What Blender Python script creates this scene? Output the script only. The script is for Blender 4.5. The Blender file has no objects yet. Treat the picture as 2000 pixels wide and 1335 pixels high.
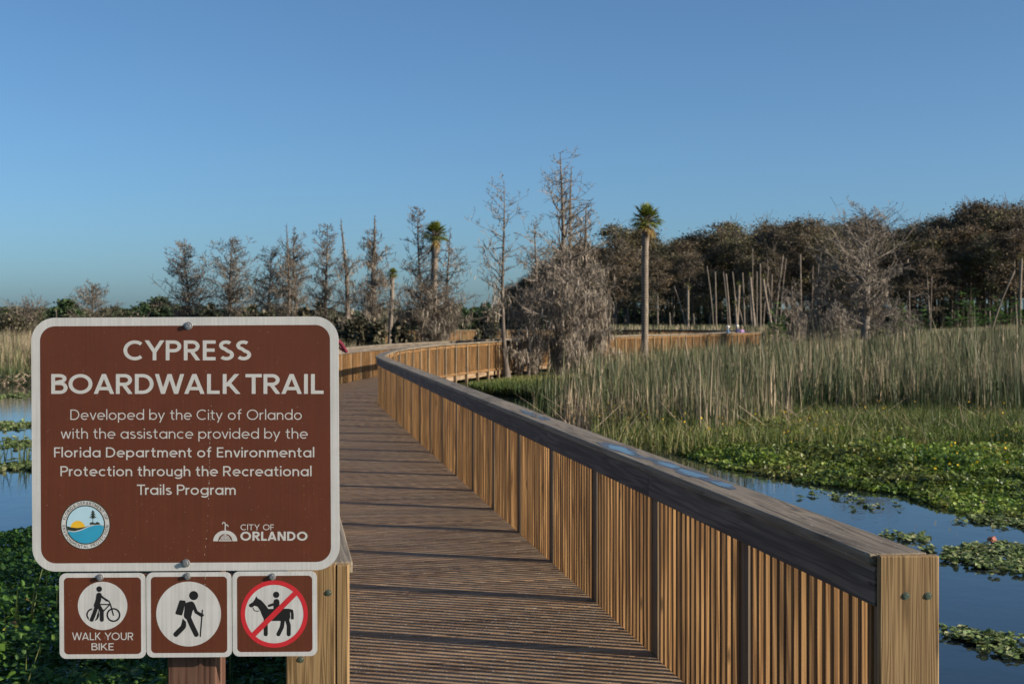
import bpy, bmesh, math, random
import numpy as np
from mathutils import Vector, Matrix

SC = bpy.context.scene
COL = SC.collection
R = math.radians
EYE = 1.87          # eye height above the deck (deck top is z = 0)
F = 2778.0          # focal length in photo pixels (50 mm on a 36 mm sensor, 2000 px)
HZ = 627.0          # horizon row in the photo
WATER = -0.6

# ---------------------------------------------------------------- camera, sky, sun
cam = bpy.data.cameras.new('camera'); camo = bpy.data.objects.new('camera', cam); COL.objects.link(camo)
camo.location = (0, 0, EYE); camo.rotation_euler = (R(90), 0, 0)
cam.lens = 50; cam.sensor_width = 36; cam.shift_y = -(667.5 - HZ) / 2000
cam.clip_end = 6000; cam.clip_start = 0.1
cam.dof.use_dof = True; cam.dof.focus_distance = 4.5; cam.dof.aperture_fstop = 11
SC.camera = camo

SUN_AZ, SUN_EL = 107.0, 19.0          # clockwise from the view direction (+Y)
w = bpy.data.worlds.new('World'); SC.world = w; w.use_nodes = True
nt = w.node_tree
bg = nt.nodes['Background']
sky = nt.nodes.new('ShaderNodeTexSky'); sky.sky_type = 'NISHITA'; sky.sun_disc = False
sky.sun_elevation = R(SUN_EL); sky.sun_rotation = R(SUN_AZ)
sky.air_density = 0.62; sky.dust_density = 1.35; sky.ozone_density = 4.4
tint = nt.nodes.new('ShaderNodeMix'); tint.data_type = 'RGBA'; tint.blend_type = 'MULTIPLY'; tint.inputs[0].default_value = 1.0
tint.inputs[7].default_value = (.885, 1.01, .955, 1)      # white balance of the photograph's sky
nt.links.new(sky.outputs[0], tint.inputs[6]); nt.links.new(tint.outputs[2], bg.inputs[0]); bg.inputs[1].default_value = 0.092
sun = bpy.data.lights.new('sun', 'SUN'); suno = bpy.data.objects.new('sun', sun); COL.objects.link(suno)
sun.energy = 5.0; sun.angle = R(0.53); sun.color = (1.0, 0.88, 0.72)
sd = Vector((math.sin(R(SUN_AZ)) * math.cos(R(SUN_EL)), math.cos(R(SUN_AZ)) * math.cos(R(SUN_EL)), math.sin(R(SUN_EL))))
suno.rotation_euler = sd.to_track_quat('Z', 'Y').to_euler()
SC.view_settings.view_transform = 'Standard'; SC.view_settings.look = 'None'
SC.view_settings.exposure = 0.74; SC.view_settings.gamma = 1.0

rng = np.random.default_rng(7)
rnd = random.Random(7)

# ---------------------------------------------------------------- helpers
def at(px, py, Y):
    return Vector(((px - 1000) * Y / F, Y, EYE - (py - HZ) * Y / F))

def tag(o, label=None, cat=None, group=None, kind=None):
    if label: o['label'] = label
    if cat: o['category'] = cat
    if group: o['group'] = group
    if kind: o['kind'] = kind
    return o

def empty(name, loc, label=None, cat=None, group=None):
    o = bpy.data.objects.new(name, None); COL.objects.link(o); o.location = loc
    o.empty_display_size = 0.2
    return tag(o, label, cat, group)

def np_mesh(name, V, faces, attrs=None, smooth=False):
    """V (n,3); faces: list of (m,k) int arrays; attrs: name -> per-vertex float or vector"""
    me = bpy.data.meshes.new(name)
    V = np.asarray(V, dtype=np.float32)
    me.vertices.add(len(V)); me.vertices.foreach_set('co', V.ravel())
    tot, starts, loops, off = 0, [], [], 0
    for fa in faces:
        fa = np.asarray(fa, dtype=np.int32)
        if fa.size == 0: continue
        m, k = fa.shape
        starts.append(off + np.arange(m, dtype=np.int32) * k); loops.append(fa.ravel()); off += m * k; tot += m
    me.loops.add(off); me.loops.foreach_set('vertex_index', np.concatenate(loops))
    me.polygons.add(tot); me.polygons.foreach_set('loop_start', np.concatenate(starts))
    me.polygons.foreach_set('use_smooth', np.full(tot, bool(smooth)))
    me.update(calc_edges=True)
    for an, a in (attrs or {}).items():
        a = np.asarray(a, dtype=np.float32)
        if a.ndim == 1:
            at_ = me.attributes.new(an, 'FLOAT', 'POINT'); at_.data.foreach_set('value', a)
        else:
            at_ = me.attributes.new(an, 'FLOAT_VECTOR', 'POINT'); at_.data.foreach_set('vector', a.ravel())
    return me

def link(name, me, mat, parent=None, loc=None):
    o = bpy.data.objects.new(name, me); COL.objects.link(o)
    if mat is not None: me.materials.append(mat)
    if parent is not None: o.parent = parent
    if loc is not None: o.location = loc
    return o

def wloc(o):
    v = Vector((0, 0, 0))
    while o is not None:
        v += o.location; o = o.parent
    return v

class MB:
    """boxes, each with its own grain coordinates (length axis first) and a random tone"""
    def __init__(s): s.V = []; s.Q = []; s.G = []; s.T = []; s.n = 0
    def box(s, c, ax, h, L=2, tone=None):
        c = np.array(c, float); ax = [np.array(a, float) for a in ax]
        t = rnd.random() if tone is None else tone
        off = np.array([rnd.uniform(-50, 50), rnd.uniform(-50, 50), rnd.uniform(-50, 50)])
        order = [L] + [i for i in range(3) if i != L]
        for sz in (-1, 1):
            for sx, sy in ((-1, -1), (1, -1), (1, 1), (-1, 1)):
                k = (sx * h[0], sy * h[1], sz * h[2])
                s.V.append(c + ax[0] * k[0] + ax[1] * k[1] + ax[2] * k[2])
                s.G.append(off + np.array([k[order[0]], k[order[1]], k[order[2]]])); s.T.append(t)
        n = s.n
        s.Q += [(n, n+3, n+2, n+1), (n+4, n+5, n+6, n+7), (n, n+1, n+5, n+4), (n+1, n+2, n+6, n+5), (n+2, n+3, n+7, n+6), (n+3, n, n+4, n+7)]
        s.n += 8
    def hexa(s, pts, L=(1, 0, 0), tone=None):
        """8 explicit corners ordered like box()"""
        t = rnd.random() if tone is None else tone
        off = np.array([rnd.uniform(-50, 50), rnd.uniform(-50, 50), rnd.uniform(-50, 50)])
        L = np.array(L, float); L /= np.linalg.norm(L); U = np.array((0, 0, 1.)); W_ = np.cross(L, U)
        p0 = np.array(pts[0], float)
        for p in pts:
            p = np.array(p, float); d = p - p0
            s.V.append(p); s.G.append(off + np.array([d @ L, d @ W_, d @ U])); s.T.append(t)
        n = s.n
        s.Q += [(n, n+3, n+2, n+1), (n+4, n+5, n+6, n+7), (n, n+1, n+5, n+4), (n+1, n+2, n+6, n+5), (n+2, n+3, n+7, n+6), (n+3, n, n+4, n+7)]
        s.n += 8
    def build(s, name, mat, parent=None, bevel=0):
        V = np.array(s.V)
        if parent is not None: V = V - np.array(wloc(parent))
        me = np_mesh(name, V, [np.array(s.Q)], {'gr': np.array(s.G), 'v': np.array(s.T)})
        o = link(name, me, mat, parent)
        if bevel:
            m = o.modifiers.new('edge', 'BEVEL'); m.width = bevel; m.segments = 2; m.limit_method = 'ANGLE'
        return o

def tubes(segs, k=4):
    """segs: list of (p0, p1, r0, r1) -> V, quads"""
    p0 = np.array([s[0] for s in segs], float); p1 = np.array([s[1] for s in segs], float)
    r0 = np.array([s[2] for s in segs], float); r1 = np.array([s[3] for s in segs], float)
    d = p1 - p0; ln = np.linalg.norm(d, axis=1, keepdims=True); d = d / np.maximum(ln, 1e-6)
    ref = np.where(np.abs(d[:, 2:3]) > 0.9, np.array([[1., 0, 0]]), np.array([[0, 0, 1.]]))
    u = np.cross(d, ref); u /= np.maximum(np.linalg.norm(u, axis=1, keepdims=True), 1e-6); v = np.cross(d, u)
    a = np.arange(k) * 2 * np.pi / k
    ring = u[:, None, :] * np.cos(a)[None, :, None] + v[:, None, :] * np.sin(a)[None, :, None]
    A = p0[:, None, :] + ring * r0[:, None, None]; B = p1[:, None, :] + ring * r1[:, None, None]
    V = np.concatenate([A, B], axis=1).reshape(-1, 3)
    base = (np.arange(len(segs)) * 2 * k)[:, None]
    i = np.arange(k); j = (i + 1) % k
    Q = np.stack([base + i, base + j, base + k + j, base + k + i], axis=2).reshape(-1, 4)
    return V, Q

def blades(P, D, W, az, v, bend=None):
    """ribbons: base P (n,3), tip offset D (n,3), width W (n), azimuth az (n) -> V, quads, tris, attrs v and t"""
    n = len(P)
    u = np.stack([np.cos(az), np.sin(az), np.zeros(n)], axis=1) * (W / 2)[:, None]
    b = np.zeros((n, 3)) if bend is None else bend
    M = P + D * 0.55 + b
    T = P + D
    V = np.stack([P - u, P + u, M + u * 0.8, M - u * 0.8, T], axis=1).reshape(-1, 3)
    k = (np.arange(n) * 5)[:, None]
    Q = k + np.array([[0, 1, 2, 3]]); Tr = k + np.array([[3, 2, 4]])
    return V, Q, Tr, np.repeat(v, 5), np.tile(np.array([0, 0, .55, .55, 1.]), n)

def leaves(P, size, tilt, v, elong=1.0):
    """small six sided leaves, normals near up, tilted"""
    n = len(P)
    az = rng.uniform(0, 2 * np.pi, n); ta = rng.uniform(0, 2 * np.pi, n)
    nx = np.sin(tilt) * np.cos(ta); ny = np.sin(tilt) * np.sin(ta); nz = np.cos(tilt)
    N = np.stack([nx, ny, nz], 1)
    a = np.stack([np.cos(az), np.sin(az), np.zeros(n)], 1)
    a = a - N * np.sum(a * N, 1, keepdims=True); a /= np.linalg.norm(a, axis=1, keepdims=True)
    b = np.cross(N, a)
    ang = np.arange(6) * np.pi / 3
    V = P[:, None, :] + (a[:, None, :] * np.cos(ang)[None, :, None] * elong + b[:, None, :] * np.sin(ang)[None, :, None]) * size[:, None, None]
    V[:, [0, 3], :] += (N * size[:, None] * 0.22)[:, None, :]
    F_ = (np.arange(n) * 6)[:, None] + np.arange(6)[None, :]
    return V.reshape(-1, 3), F_, np.repeat(v, 6)

def noise2(x, y, s=1.0, seed=0):
    x = np.asarray(x, float); y = np.asarray(y, float)
    r = np.zeros(np.broadcast(x, y).shape); rr = np.random.default_rng(seed)
    for i in range(6):
        f = s * (0.6 + 0.75 * i); a = rr.uniform(0, 6.28); p = rr.uniform(0, 6.28)
        r = r + np.sin((x * np.cos(a) + y * np.sin(a)) * f + p + 1.3 * np.sin((x * np.sin(a) - y * np.cos(a)) * f * .7 + p)) / (1 + .5 * i)
    return r / 2.4      # about -1..1

# ---------------------------------------------------------------- materials
def mat(name, rough=0.6, spec=0.3):
    m = bpy.data.materials.new(name); m.use_nodes = True
    b = m.node_tree.nodes['Principled BSDF']; b.inputs['Roughness'].default_value = rough
    b.inputs['Specular IOR Level'].default_value = spec
    return m, m.node_tree, b

def nn(t, ty, **kw):
    n = t.nodes.new(ty)
    for k, v in kw.items():
        if k in n.inputs.keys() if hasattr(n.inputs, 'keys') else False: n.inputs[k].default_value = v
        else: setattr(n, k, v)
    return n

def ramp(t, fac, stops):
    r = t.nodes.new('ShaderNodeValToRGB'); e = r.color_ramp.elements
    while len(e) < len(stops): e.new(0.5)
    for i, (p, c) in enumerate(stops):
        e[i].position = p; e[i].color = (c[0], c[1], c[2], 1) if not isinstance(c, (int, float)) else (c, c, c, 1)
    t.links.new(fac, r.inputs[0]); return r.outputs[0]

def mix(t, fac, a, b, mode='MIX'):
    m = t.nodes.new('ShaderNodeMix'); m.data_type = 'RGBA'; m.blend_type = mode
    for s, x in ((m.inputs[0], fac), (m.inputs[6], a), (m.inputs[7], b)):
        if isinstance(x, (int, float)): s.default_value = x
        elif isinstance(x, tuple): s.default_value = (x[0], x[1], x[2], 1)
        else: t.links.new(x, s)
    return m.outputs[2]

def vmap(t, vec, scale):
    m = t.nodes.new('ShaderNodeMapping'); m.inputs['Scale'].default_value = scale; t.links.new(vec, m.inputs[0]); return m.outputs[0]

def noise(t, vec, scale, detail=4, rough=.55, dist=0):
    n = t.nodes.new('ShaderNodeTexNoise'); n.inputs['Scale'].default_value = scale; n.inputs['Detail'].default_value = detail
    n.inputs['Roughness'].default_value = rough; n.inputs['Distortion'].default_value = dist
    if vec is not None: t.links.new(vec, n.inputs['Vector'])
    return n.outputs['Fac']

def attr(t, name, out='Fac'):
    a = t.nodes.new('ShaderNodeAttribute'); a.attribute_name = name; return a.outputs[out]

def math_(t, op, a, b=None):
    m = t.nodes.new('ShaderNodeMath'); m.operation = op
    for s, x in ((m.inputs[0], a), (m.inputs[1], b)):
        if x is None: continue
        if isinstance(x, (int, float)): s.default_value = x
        else: t.links.new(x, s)
    return m.outputs[0]

def wood(name, c_dark, c_mid, c_light, rings=9.0, weather=None, specks=0.0, rough=.7, tone=.35, bump=.25, blue=None):
    m, t, b = mat(name, rough, .25)
    g = attr(t, 'gr', 'Vector'); v = attr(t, 'v')
    n1 = noise(t, vmap(t, g, (.4, 15, 15)), 1.0, 3, .5, .35)
    rg = math_(t, 'SINE', math_(t, 'MULTIPLY', n1, rings * 6.28))
    rg = math_(t, 'ADD', math_(t, 'MULTIPLY', rg, .5), .5)
    fib = noise(t, vmap(t, g, (3, 130, 130)), 1.0, 3, .6)
    k = math_(t, 'ADD', math_(t, 'MULTIPLY', rg, .55), math_(t, 'MULTIPLY', fib, .5))
    col = ramp(t, k, [(.15, c_dark), (.5, c_mid), (.85, c_light)])
    big = noise(t, vmap(t, g, (.9, 4, 4)), 1.0, 4, .6)
    col = mix(t, 1.0, col, ramp(t, big, [(.3, .78), (.7, 1.12)]), 'MULTIPLY')
    col = mix(t, 1.0, col, ramp(t, v, [(0, 1 - tone), (1, 1 + tone)]), 'MULTIPLY')
    if weather:
        wn = noise(t, vmap(t, g, (1.0, 7, 7)), 1.4, 5, .65)
        col = mix(t, ramp(t, wn, [(.42, 0.0), (.66, .8)]), col, weather)
    if specks:
        sp = noise(t, vmap(t, g, (1, 1, 1)), 75, 2, .5)
        col = mix(t, ramp(t, sp, [(specks, 0.0), (specks + .02, .85)]), col, (.5, .48, .44))
    # knots
    vo = t.nodes.new('ShaderNodeTexVoronoi'); vo.inputs['Scale'].default_value = 1.0
    t.links.new(vmap(t, g, (2.2, 11, 11)), vo.inputs['Vector'])
    col = mix(t, ramp(t, vo.outputs['Distance'], [(.05, .75), (.12, 0.0)]), col, (c_dark[0] * .35, c_dark[1] * .35, c_dark[2] * .35))
    t.links.new(col, b.inputs['Base Color'])
    bp = t.nodes.new('ShaderNodeBump'); bp.inputs['Strength'].default_value = bump; bp.inputs['Distance'].default_value = .004
    t.links.new(k, bp.inputs['Height']); t.links.new(bp.outputs[0], b.inputs['Normal'])
    return m

M = {}
M['picket'] = wood('treated_picket_wood', (.085, .040, .014), (.20, .104, .038), (.30, .168, .068), 7, tone=.48)
M['post'] = wood('treated_post_wood', (.12, .072, .032), (.245, .152, .07), (.335, .22, .108), 15, tone=.1, bump=.12)
M['pile'] = wood('rail_post_wood', (.11, .075, .04), (.21, .14, .075), (.29, .2, .11), 6, weather=(.13, .11, .09), tone=.2)
M['cap'] = wood('weathered_cap_wood', (.085, .063, .042), (.17, .133, .09), (.26, .212, .15), 8, weather=(.22, .18, .13), specks=.70, tone=.25, rough=.6)
M['fascia'] = wood('weathered_fascia_wood', (.058, .047, .037), (.11, .09, .072), (.17, .14, .112), 7, weather=(.08, .068, .058), tone=.25)
M['deck'] = wood('weathered_deck_wood', (.10, .052, .024), (.245, .142, .072), (.36, .228, .124), 6, weather=(.33, .238, .15), specks=.64, tone=.3)
M['signpost'] = wood('brown_stained_wood', (.06, .027, .017), (.105, .05, .033), (.14, .074, .05), 8, tone=.05)

def plain(name, c, rough=.5, spec=.4, metal=0, var=0.0, scale=30):
    m, t, b = mat(name, rough, spec); b.inputs['Metallic'].default_value = metal
    tc = t.nodes.new('ShaderNodeTexCoord')
    n = noise(t, tc.outputs['Object'], scale, 4)
    col = mix(t, 1.0, (c[0], c[1], c[2]), ramp(t, n, [(.3, 1 - var), (.7, 1 + var)]), 'MULTIPLY')
    t.links.new(col, b.inputs['Base Color']); return m

def sheet(name, c, fleck):
    """painted aluminium sign sheet: faint mottling, streaks and small specks"""
    m, t, b = mat(name, .42, .4)
    tc = t.nodes.new('ShaderNodeTexCoord'); o = tc.outputs['Object']
    col = mix(t, 1.0, c, ramp(t, noise(t, o, 9, 5, .6), [(.3, .9), (.7, 1.08)]), 'MULTIPLY')
    col = mix(t, 1.0, col, ramp(t, noise(t, vmap(t, o, (160, 20, 3)), 1, 3), [(.3, .88), (.7, 1.08)]), 'MULTIPLY')
    col = mix(t, ramp(t, noise(t, o, 210, 2, .5), [(.71, 0.0), (.75, .65)]), col, fleck)
    t.links.new(col, b.inputs['Base Color']); return m
M['white'] = sheet('white_sign_sheet', (.52, .51, .497), (.3, .29, .27))
M['brown'] = sheet('brown_sign_sheet', (.108, .030, .0145), (.5, .42, .38))
M['letter'] = plain('white_letter_sheet', (.485, .475, .457), .45, .4, var=.05)
M['ink'] = plain('black_ink', (.012, .011, .012), .45, .4, var=.1)
M['red'] = plain('red_ink', (.5, .022, .03), .45, .4, var=.08)
M['seal_dark'] = plain('seal_dark_green', (.025, .03, .02), .45, .4)
M['seal_sky'] = plain('seal_pale_blue', (.40, .58, .68), .45, .4, var=.05)
M['seal_sun'] = plain('seal_yellow', (.72, .42, .03), .45, .4, var=.05)
M['seal_sea'] = plain('seal_blue', (.03, .28, .45), .45, .4, var=.05)
M['zinc'] = plain('zinc_bolt', (.33, .33, .34), .4, .5, .7, var=.25, scale=200)
M['screw'] = plain('green_screw_steel', (.16, .19, .15), .4, .5, .7, var=.25, scale=300)
M['dirt'] = plain('bird_lime_streak', (.6, .56, .5), .8, .2, var=.2, scale=90)

def veg(name, stops, transl=.25, rough=.55, tipc=None, obj_rand=None, patch=None):
    """leaf/blade material; colour by the per-leaf random 'v'; obj_rand tints whole plants"""
    m, t, b = mat(name, rough, .3)
    col = ramp(t, attr(t, 'v'), stops)
    if tipc: col = mix(t, ramp(t, attr(t, 't'), [(.45, 0.0), (1, .28)]), col, tipc)
    if patch:
        tc = t.nodes.new('ShaderNodeNewGeometry')
        col = mix(t, ramp(t, noise(t, tc.outputs['Position'], patch[0], 3), [(.42, 0.0), (.62, patch[2])]), col, patch[1])
    if obj_rand:
        oi = t.nodes.new('ShaderNodeObjectInfo')
        col = mix(t, .75, col, mix(t, 1.0, col, ramp(t, oi.outputs['Random'], obj_rand), 'MULTIPLY'))
    t.links.new(col, b.inputs['Base Color'])
    if transl:
        tr = t.nodes.new('ShaderNodeBsdfTranslucent'); t.links.new(col, tr.inputs[0])
        ms = t.nodes.new('ShaderNodeMixShader'); ms.inputs[0].default_value = transl
        t.links.new(b.outputs[0], ms.inputs[1]); t.links.new(tr.outputs[0], ms.inputs[2])
        t.links.new(ms.outputs[0], t.nodes['Material Output'].inputs[0])
    return m
M['reed'] = veg('reed_blades', [(0, (.018, .040, .010)), (.35, (.055, .085, .022)), (.52, (.10, .105, .042)), (.7, (.24, .185, .115)), (1, (.42, .325, .225))], .16, tipc=(.24, .185, .115))
M['grass'] = veg('marsh_grass_blades', [(0, (.03, .055, .012)), (.4, (.075, .105, .022)), (.7, (.13, .155, .036)), (1, (.30, .25, .11))], .25)
M['mat_leaf'] = veg('marsh_leaves', [(0, (.05, .10, .016)), (.4, (.15, .23, .034)), (.75, (.31, .37, .075)), (.9, (.42, .38, .15)), (1, (.36, .21, .12))], .3, rough=.38, patch=(.7, (.13, .075, .04), .45))
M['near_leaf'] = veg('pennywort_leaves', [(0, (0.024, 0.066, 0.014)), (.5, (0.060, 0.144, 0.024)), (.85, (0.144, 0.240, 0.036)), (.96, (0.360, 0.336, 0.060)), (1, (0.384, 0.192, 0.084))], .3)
M['lettuce'] = veg('floating_lettuce_leaves', [(0, (.09, .14, .04)), (.6, (.19, .25, .09)), (1, (.3, .3, .16))], .25)
M['flower'] = veg('yellow_petals', [(0, (.6, .36, .01)), (1, (.75, .5, .02))], .2)
M['moss'] = veg('hanging_moss', [(0, (.075, .06, .046)), (.55, (.21, .172, .134)), (1, (.44, .375, .305))], .25, .9)
M['frond'] = veg('palm_fronds', [(0, (.06, .095, .016)), (.6, (.20, .22, .036)), (.85, (.33, .27, .06)), (1, (.27, .165, .08))], .25)
M['palmetto'] = veg('palmetto_fronds', [(0, (.05, .11, .022)), (1, (.15, .27, .055))], .25)
M['wood_crown'] = veg('rusty_cypress_foliage', [(0, (.036, .033, .022)), (.5, (.12, .10, .062)), (1, (.26, .21, .14))], .2, .8,
                      obj_rand=[(0, (.6, .62, .6)), (.25, (1.15, .95, .8)), (.5, (.75, .95, .65)), (.7, (1.1, 1.1, .62)), (.85, (1.0, .95, .95)), (1, (.9, .8, .8))])
M['far_crown'] = veg('far_green_foliage', [(0, (.016, .034, .018)), (1, (.05, .08, .032))], .2, .8,
                     obj_rand=[(0, (.8, .9, 1.0)), (.5, (1.2, 1.1, .9)), (1, (1.0, 1.2, .9))])
M['shrub'] = veg('dark_shrub_leaves', [(0, (.03, .032, .018)), (.6, (.085, .078, .045)), (1, (.19, .155, .105))], .2, .8)

def bark(name, c0, c1, scale=7):
    m, t, b = mat(name, .9, .15)
    tc = t.nodes.new('ShaderNodeTexCoord')
    n = noise(t, vmap(t, tc.outputs['Object'], (1, 1, .3)), scale, 5, .65)
    t.links.new(ramp(t, n, [(.3, c0), (.7, c1)]), b.inputs['Base Color'])
    return m
M['bark'] = bark('cypress_bark', (.065, .05, .04), (.18, .15, .125))
M['twig'] = bark('bare_twigs', (.13, .105, .085), (.27, .23, .19), 2)
M['twig_dark'] = bark('dark_bare_twigs', (.075, .06, .048), (.19, .16, .13), 2)
M['deadwood'] = bark('silver_deadwood', (.12, .10, .082), (.27, .232, .195), 3)
M['dark_bark'] = bark('dark_wood_bark', (.035, .028, .024), (.10, .08, .066), 2)
M['wood_bark'] = bark('grey_wood_bark', (.07, .058, .048), (.19, .16, .132), 2)
M['pale_bark'] = bark('pale_palm_bark', (.085, .068, .055), (.20, .165, .135), 4)

def palm_bark():
    m, t, b = mat('ringed_palm_bark', .9, .15)
    tc = t.nodes.new('ShaderNodeTexCoord'); o = tc.outputs['Object']
    wv = t.nodes.new('ShaderNodeTexWave'); wv.bands_direction = 'Z'; wv.inputs['Scale'].default_value = 2.6
    wv.inputs['Distortion'].default_value = 2.5; wv.inputs['Detail'].default_value = 3; t.links.new(o, wv.inputs[0])
    k = math_(t, 'ADD', math_(t, 'MULTIPLY', wv.outputs['Fac'], .16), math_(t, 'MULTIPLY', noise(t, vmap(t, o, (1, 1, .4)), 9, 5), .7))
    t.links.new(ramp(t, k, [(.25, (.10, .08, .063)), (.75, (.32, .262, .212))]), b.inputs['Base Color'])
    bp = t.nodes.new('ShaderNodeBump'); bp.inputs['Strength'].default_value = .35; bp.inputs['Distance'].default_value = .02
    t.links.new(k, bp.inputs['Height']); t.links.new(bp.outputs[0], b.inputs['Normal']); return m
M['palm_bark'] = palm_bark()

def ground_mat():
    m, t, b = mat('marsh_soil', .95, .1)
    g = t.nodes.new('ShaderNodeNewGeometry'); p = g.outputs['Position']
    c = ramp(t, noise(t, p, .35, 6, .65), [(.3, (.05, .055, .018)), (.5, (.085, .095, .03)), (.7, (.16, .125, .06))])
    c = mix(t, 1.0, c, ramp(t, noise(t, p, 7, 4), [(.3, .6), (.7, 1.3)]), 'MULTIPLY')
    t.links.new(c, b.inputs['Base Color']); return m
M['ground'] = ground_mat()

def water_mat():
    m, t, b = mat('pond_water', .02, .5)
    b.inputs['Base Color'].default_value = (.012, .017, .02, 1); b.inputs['IOR'].default_value = 1.33
    g = t.nodes.new('ShaderNodeNewGeometry'); p = g.outputs['Position']
    bp = t.nodes.new('ShaderNodeBump'); bp.inputs['Strength'].default_value = .05; bp.inputs['Distance'].default_value = .05
    k = math_(t, 'ADD', noise(t, p, 2.2, 3), math_(t, 'MULTIPLY', noise(t, p, 11, 2), .25))
    t.links.new(k, bp.inputs['Height']); t.links.new(bp.outputs[0], b.inputs['Normal']); return m
M['water'] = water_mat()
def puddle_mat():
    m, t, b = mat('rain_puddle', .06, .5); b.inputs['Base Color'].default_value = (.06, .048, .038, 1); b.inputs['IOR'].default_value = 1.33
    return m
M['puddle'] = puddle_mat()
M['damp'] = plain('damp_wood', (.085, .066, .05), .3, .5, var=.5, scale=9)

# ---------------------------------------------------------------- ground and water
def sstep(x): x = np.clip(x, 0, 1); return x * x * (3 - 2 * x)
def shore(x):
    x = np.asarray(x, float)
    return np.interp(x, [-60, -30, -9, -6.5, -3, -1, 0.6, 2.2, 4, 12, 60], [54, 56, 55, 53, 52, 49.5, 46, 37, 35, 35, 36]) + .9 * noise2(x, x * 0 + 3, .5, 4)
def land_z(x, y):
    a = sstep((y - shore(x)) / 3.5); n = sstep((6.6 - y) / 1.6)
    z = -1.15 + .66 * a + .05 * noise2(x, y, .3, 5) * a
    return np.maximum(z, -1.15 + 1.0 * n)
xs = np.unique(np.concatenate([np.linspace(-60, 60, 161), np.linspace(-2500, -60, 30), np.linspace(60, 2500, 30)]))
ys = np.unique(np.concatenate([np.linspace(-12, 150, 217), np.linspace(150, 420, 28), np.linspace(420, 5000, 24), [-300, -60]]))
X, Y = np.meshgrid(xs, ys); Z = land_z(X, Y)
nx, ny = len(xs), len(ys); idx = np.arange(nx * ny).reshape(ny, nx)
Q = np.stack([idx[:-1, :-1], idx[:-1, 1:], idx[1:, 1:], idx[1:, :-1]], -1).reshape(-1, 4)
o = link('ground', np_mesh('ground', np.stack([X, Y, Z], -1).reshape(-1, 3), [Q], smooth=True), M['ground']); tag(o, kind='structure')
wv_ = np.array([(-300, 5.0, WATER), (300, 5.0, WATER), (300, 75, WATER), (-300, 75, WATER)])
o = link('water', np_mesh('water', wv_, [np.array([[0, 1, 2, 3]])]), M['water']); tag(o, kind='structure')

# ---------------------------------------------------------------- boardwalk path (inner face of the right-hand railing)
ctrl = [(1.254, 4.852), (-3.057, 32.0), (-3.27, 35.4), (-3.35, 38.6), (-3.26, 42), (-2.95, 46), (-2.4, 50.2), (-1.45, 54.4), (.18, 60.6), (2.4, 67.6), (5.0, 74.5),
        (8.6, 82.5), (13.6, 94), (16.6, 101), (18.6, 107), (18.9, 112), (19.4, 118), (19.2, 125), (16.5, 132), (11, 136), (3, 135.5), (-7, 131.5), (-17, 127), (-28, 122)]
def catmull(pts, k=14):
    P = [np.array(p, float) for p in pts]; out = [P[0]]
    for i in range(1, len(P) - 1):
        p0, p1, p2 = P[i - 1], P[i], P[i + 1]; p3 = P[i + 2] if i + 2 < len(P) else p2 + (p2 - p1)
        if i == 1: p0 = p1 - (p1 - p0) / np.linalg.norm(p1 - p0) * np.linalg.norm(p2 - p1)
        for j in range(k):
            t = j / k
            out.append(.5 * ((2 * p1) + (p2 - p0) * t + (2 * p0 - 5 * p1 + 4 * p2 - p3) * t * t + (3 * p1 - p0 - 3 * p2 + p3) * t ** 3))
    out.append(P[-1]); return np.array(out)
PATH = catmull(ctrl)
SL = np.concatenate([[0], np.cumsum(np.linalg.norm(np.diff(PATH, axis=0), axis=1))])
LEN = SL[-1]
def P_(s, off=0.0):
    """point on the path at s, off metres to the left; tangent; left normal"""
    p = np.array([np.interp(s, SL, PATH[:, 0]), np.interp(s, SL, PATH[:, 1])])
    a = np.array([np.interp(max(s - .4, 0), SL, PATH[:, 0]), np.interp(max(s - .4, 0), SL, PATH[:, 1])])
    b = np.array([np.interp(min(s + .4, LEN), SL, PATH[:, 0]), np.interp(min(s + .4, LEN), SL, PATH[:, 1])])
    t = (b - a) / np.linalg.norm(b - a); n = np.array([-t[1], t[0]])
    return p + n * off, t, n
WIDE = 1.80
S_TURN = float(SL[np.argmin(np.abs(PATH[:, 0] - 18.9) + np.abs(PATH[:, 1] - 112))])

# deck: planks, joists and cross beams in one mesh
mb = MB(); s = .06
while s < LEN - .2:
    a = s + .0025; b = s + .1375
    (al, _, _), (ar, _, _), (bl, tb, nb), (br, _, _) = P_(a, WIDE + .034), P_(a, -.034), P_(b, WIDE + .034), P_(b, -.034)
    jz = rnd.uniform(-.0015, .0015)
    mb.hexa([(*ar, -.038 + jz), (*br, -.038 + jz), (*bl, -.038 + jz), (*al, -.038 + jz), (*ar, jz), (*br, jz), (*bl, jz), (*al, jz)], (nb[0], nb[1], 0))
    s += .14
for off in (-.012, WIDE / 2, WIDE + .012):
    s = .08
    while s < LEN - 1.7:
        a, ta, na = P_(s, off); b, _, _ = P_(s + 1.55, off); d = b - a; L = np.linalg.norm(d); d /= L
        mb.box((*(a + b) / 2, -.17), ((d[0], d[1], 0), (-d[1], d[0], 0), (0, 0, 1)), (L / 2, .02, .12), 0, tone=.2); s += 1.57
deck = mb.build('boardwalk', M['deck']); tag(deck, kind='structure')

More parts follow.
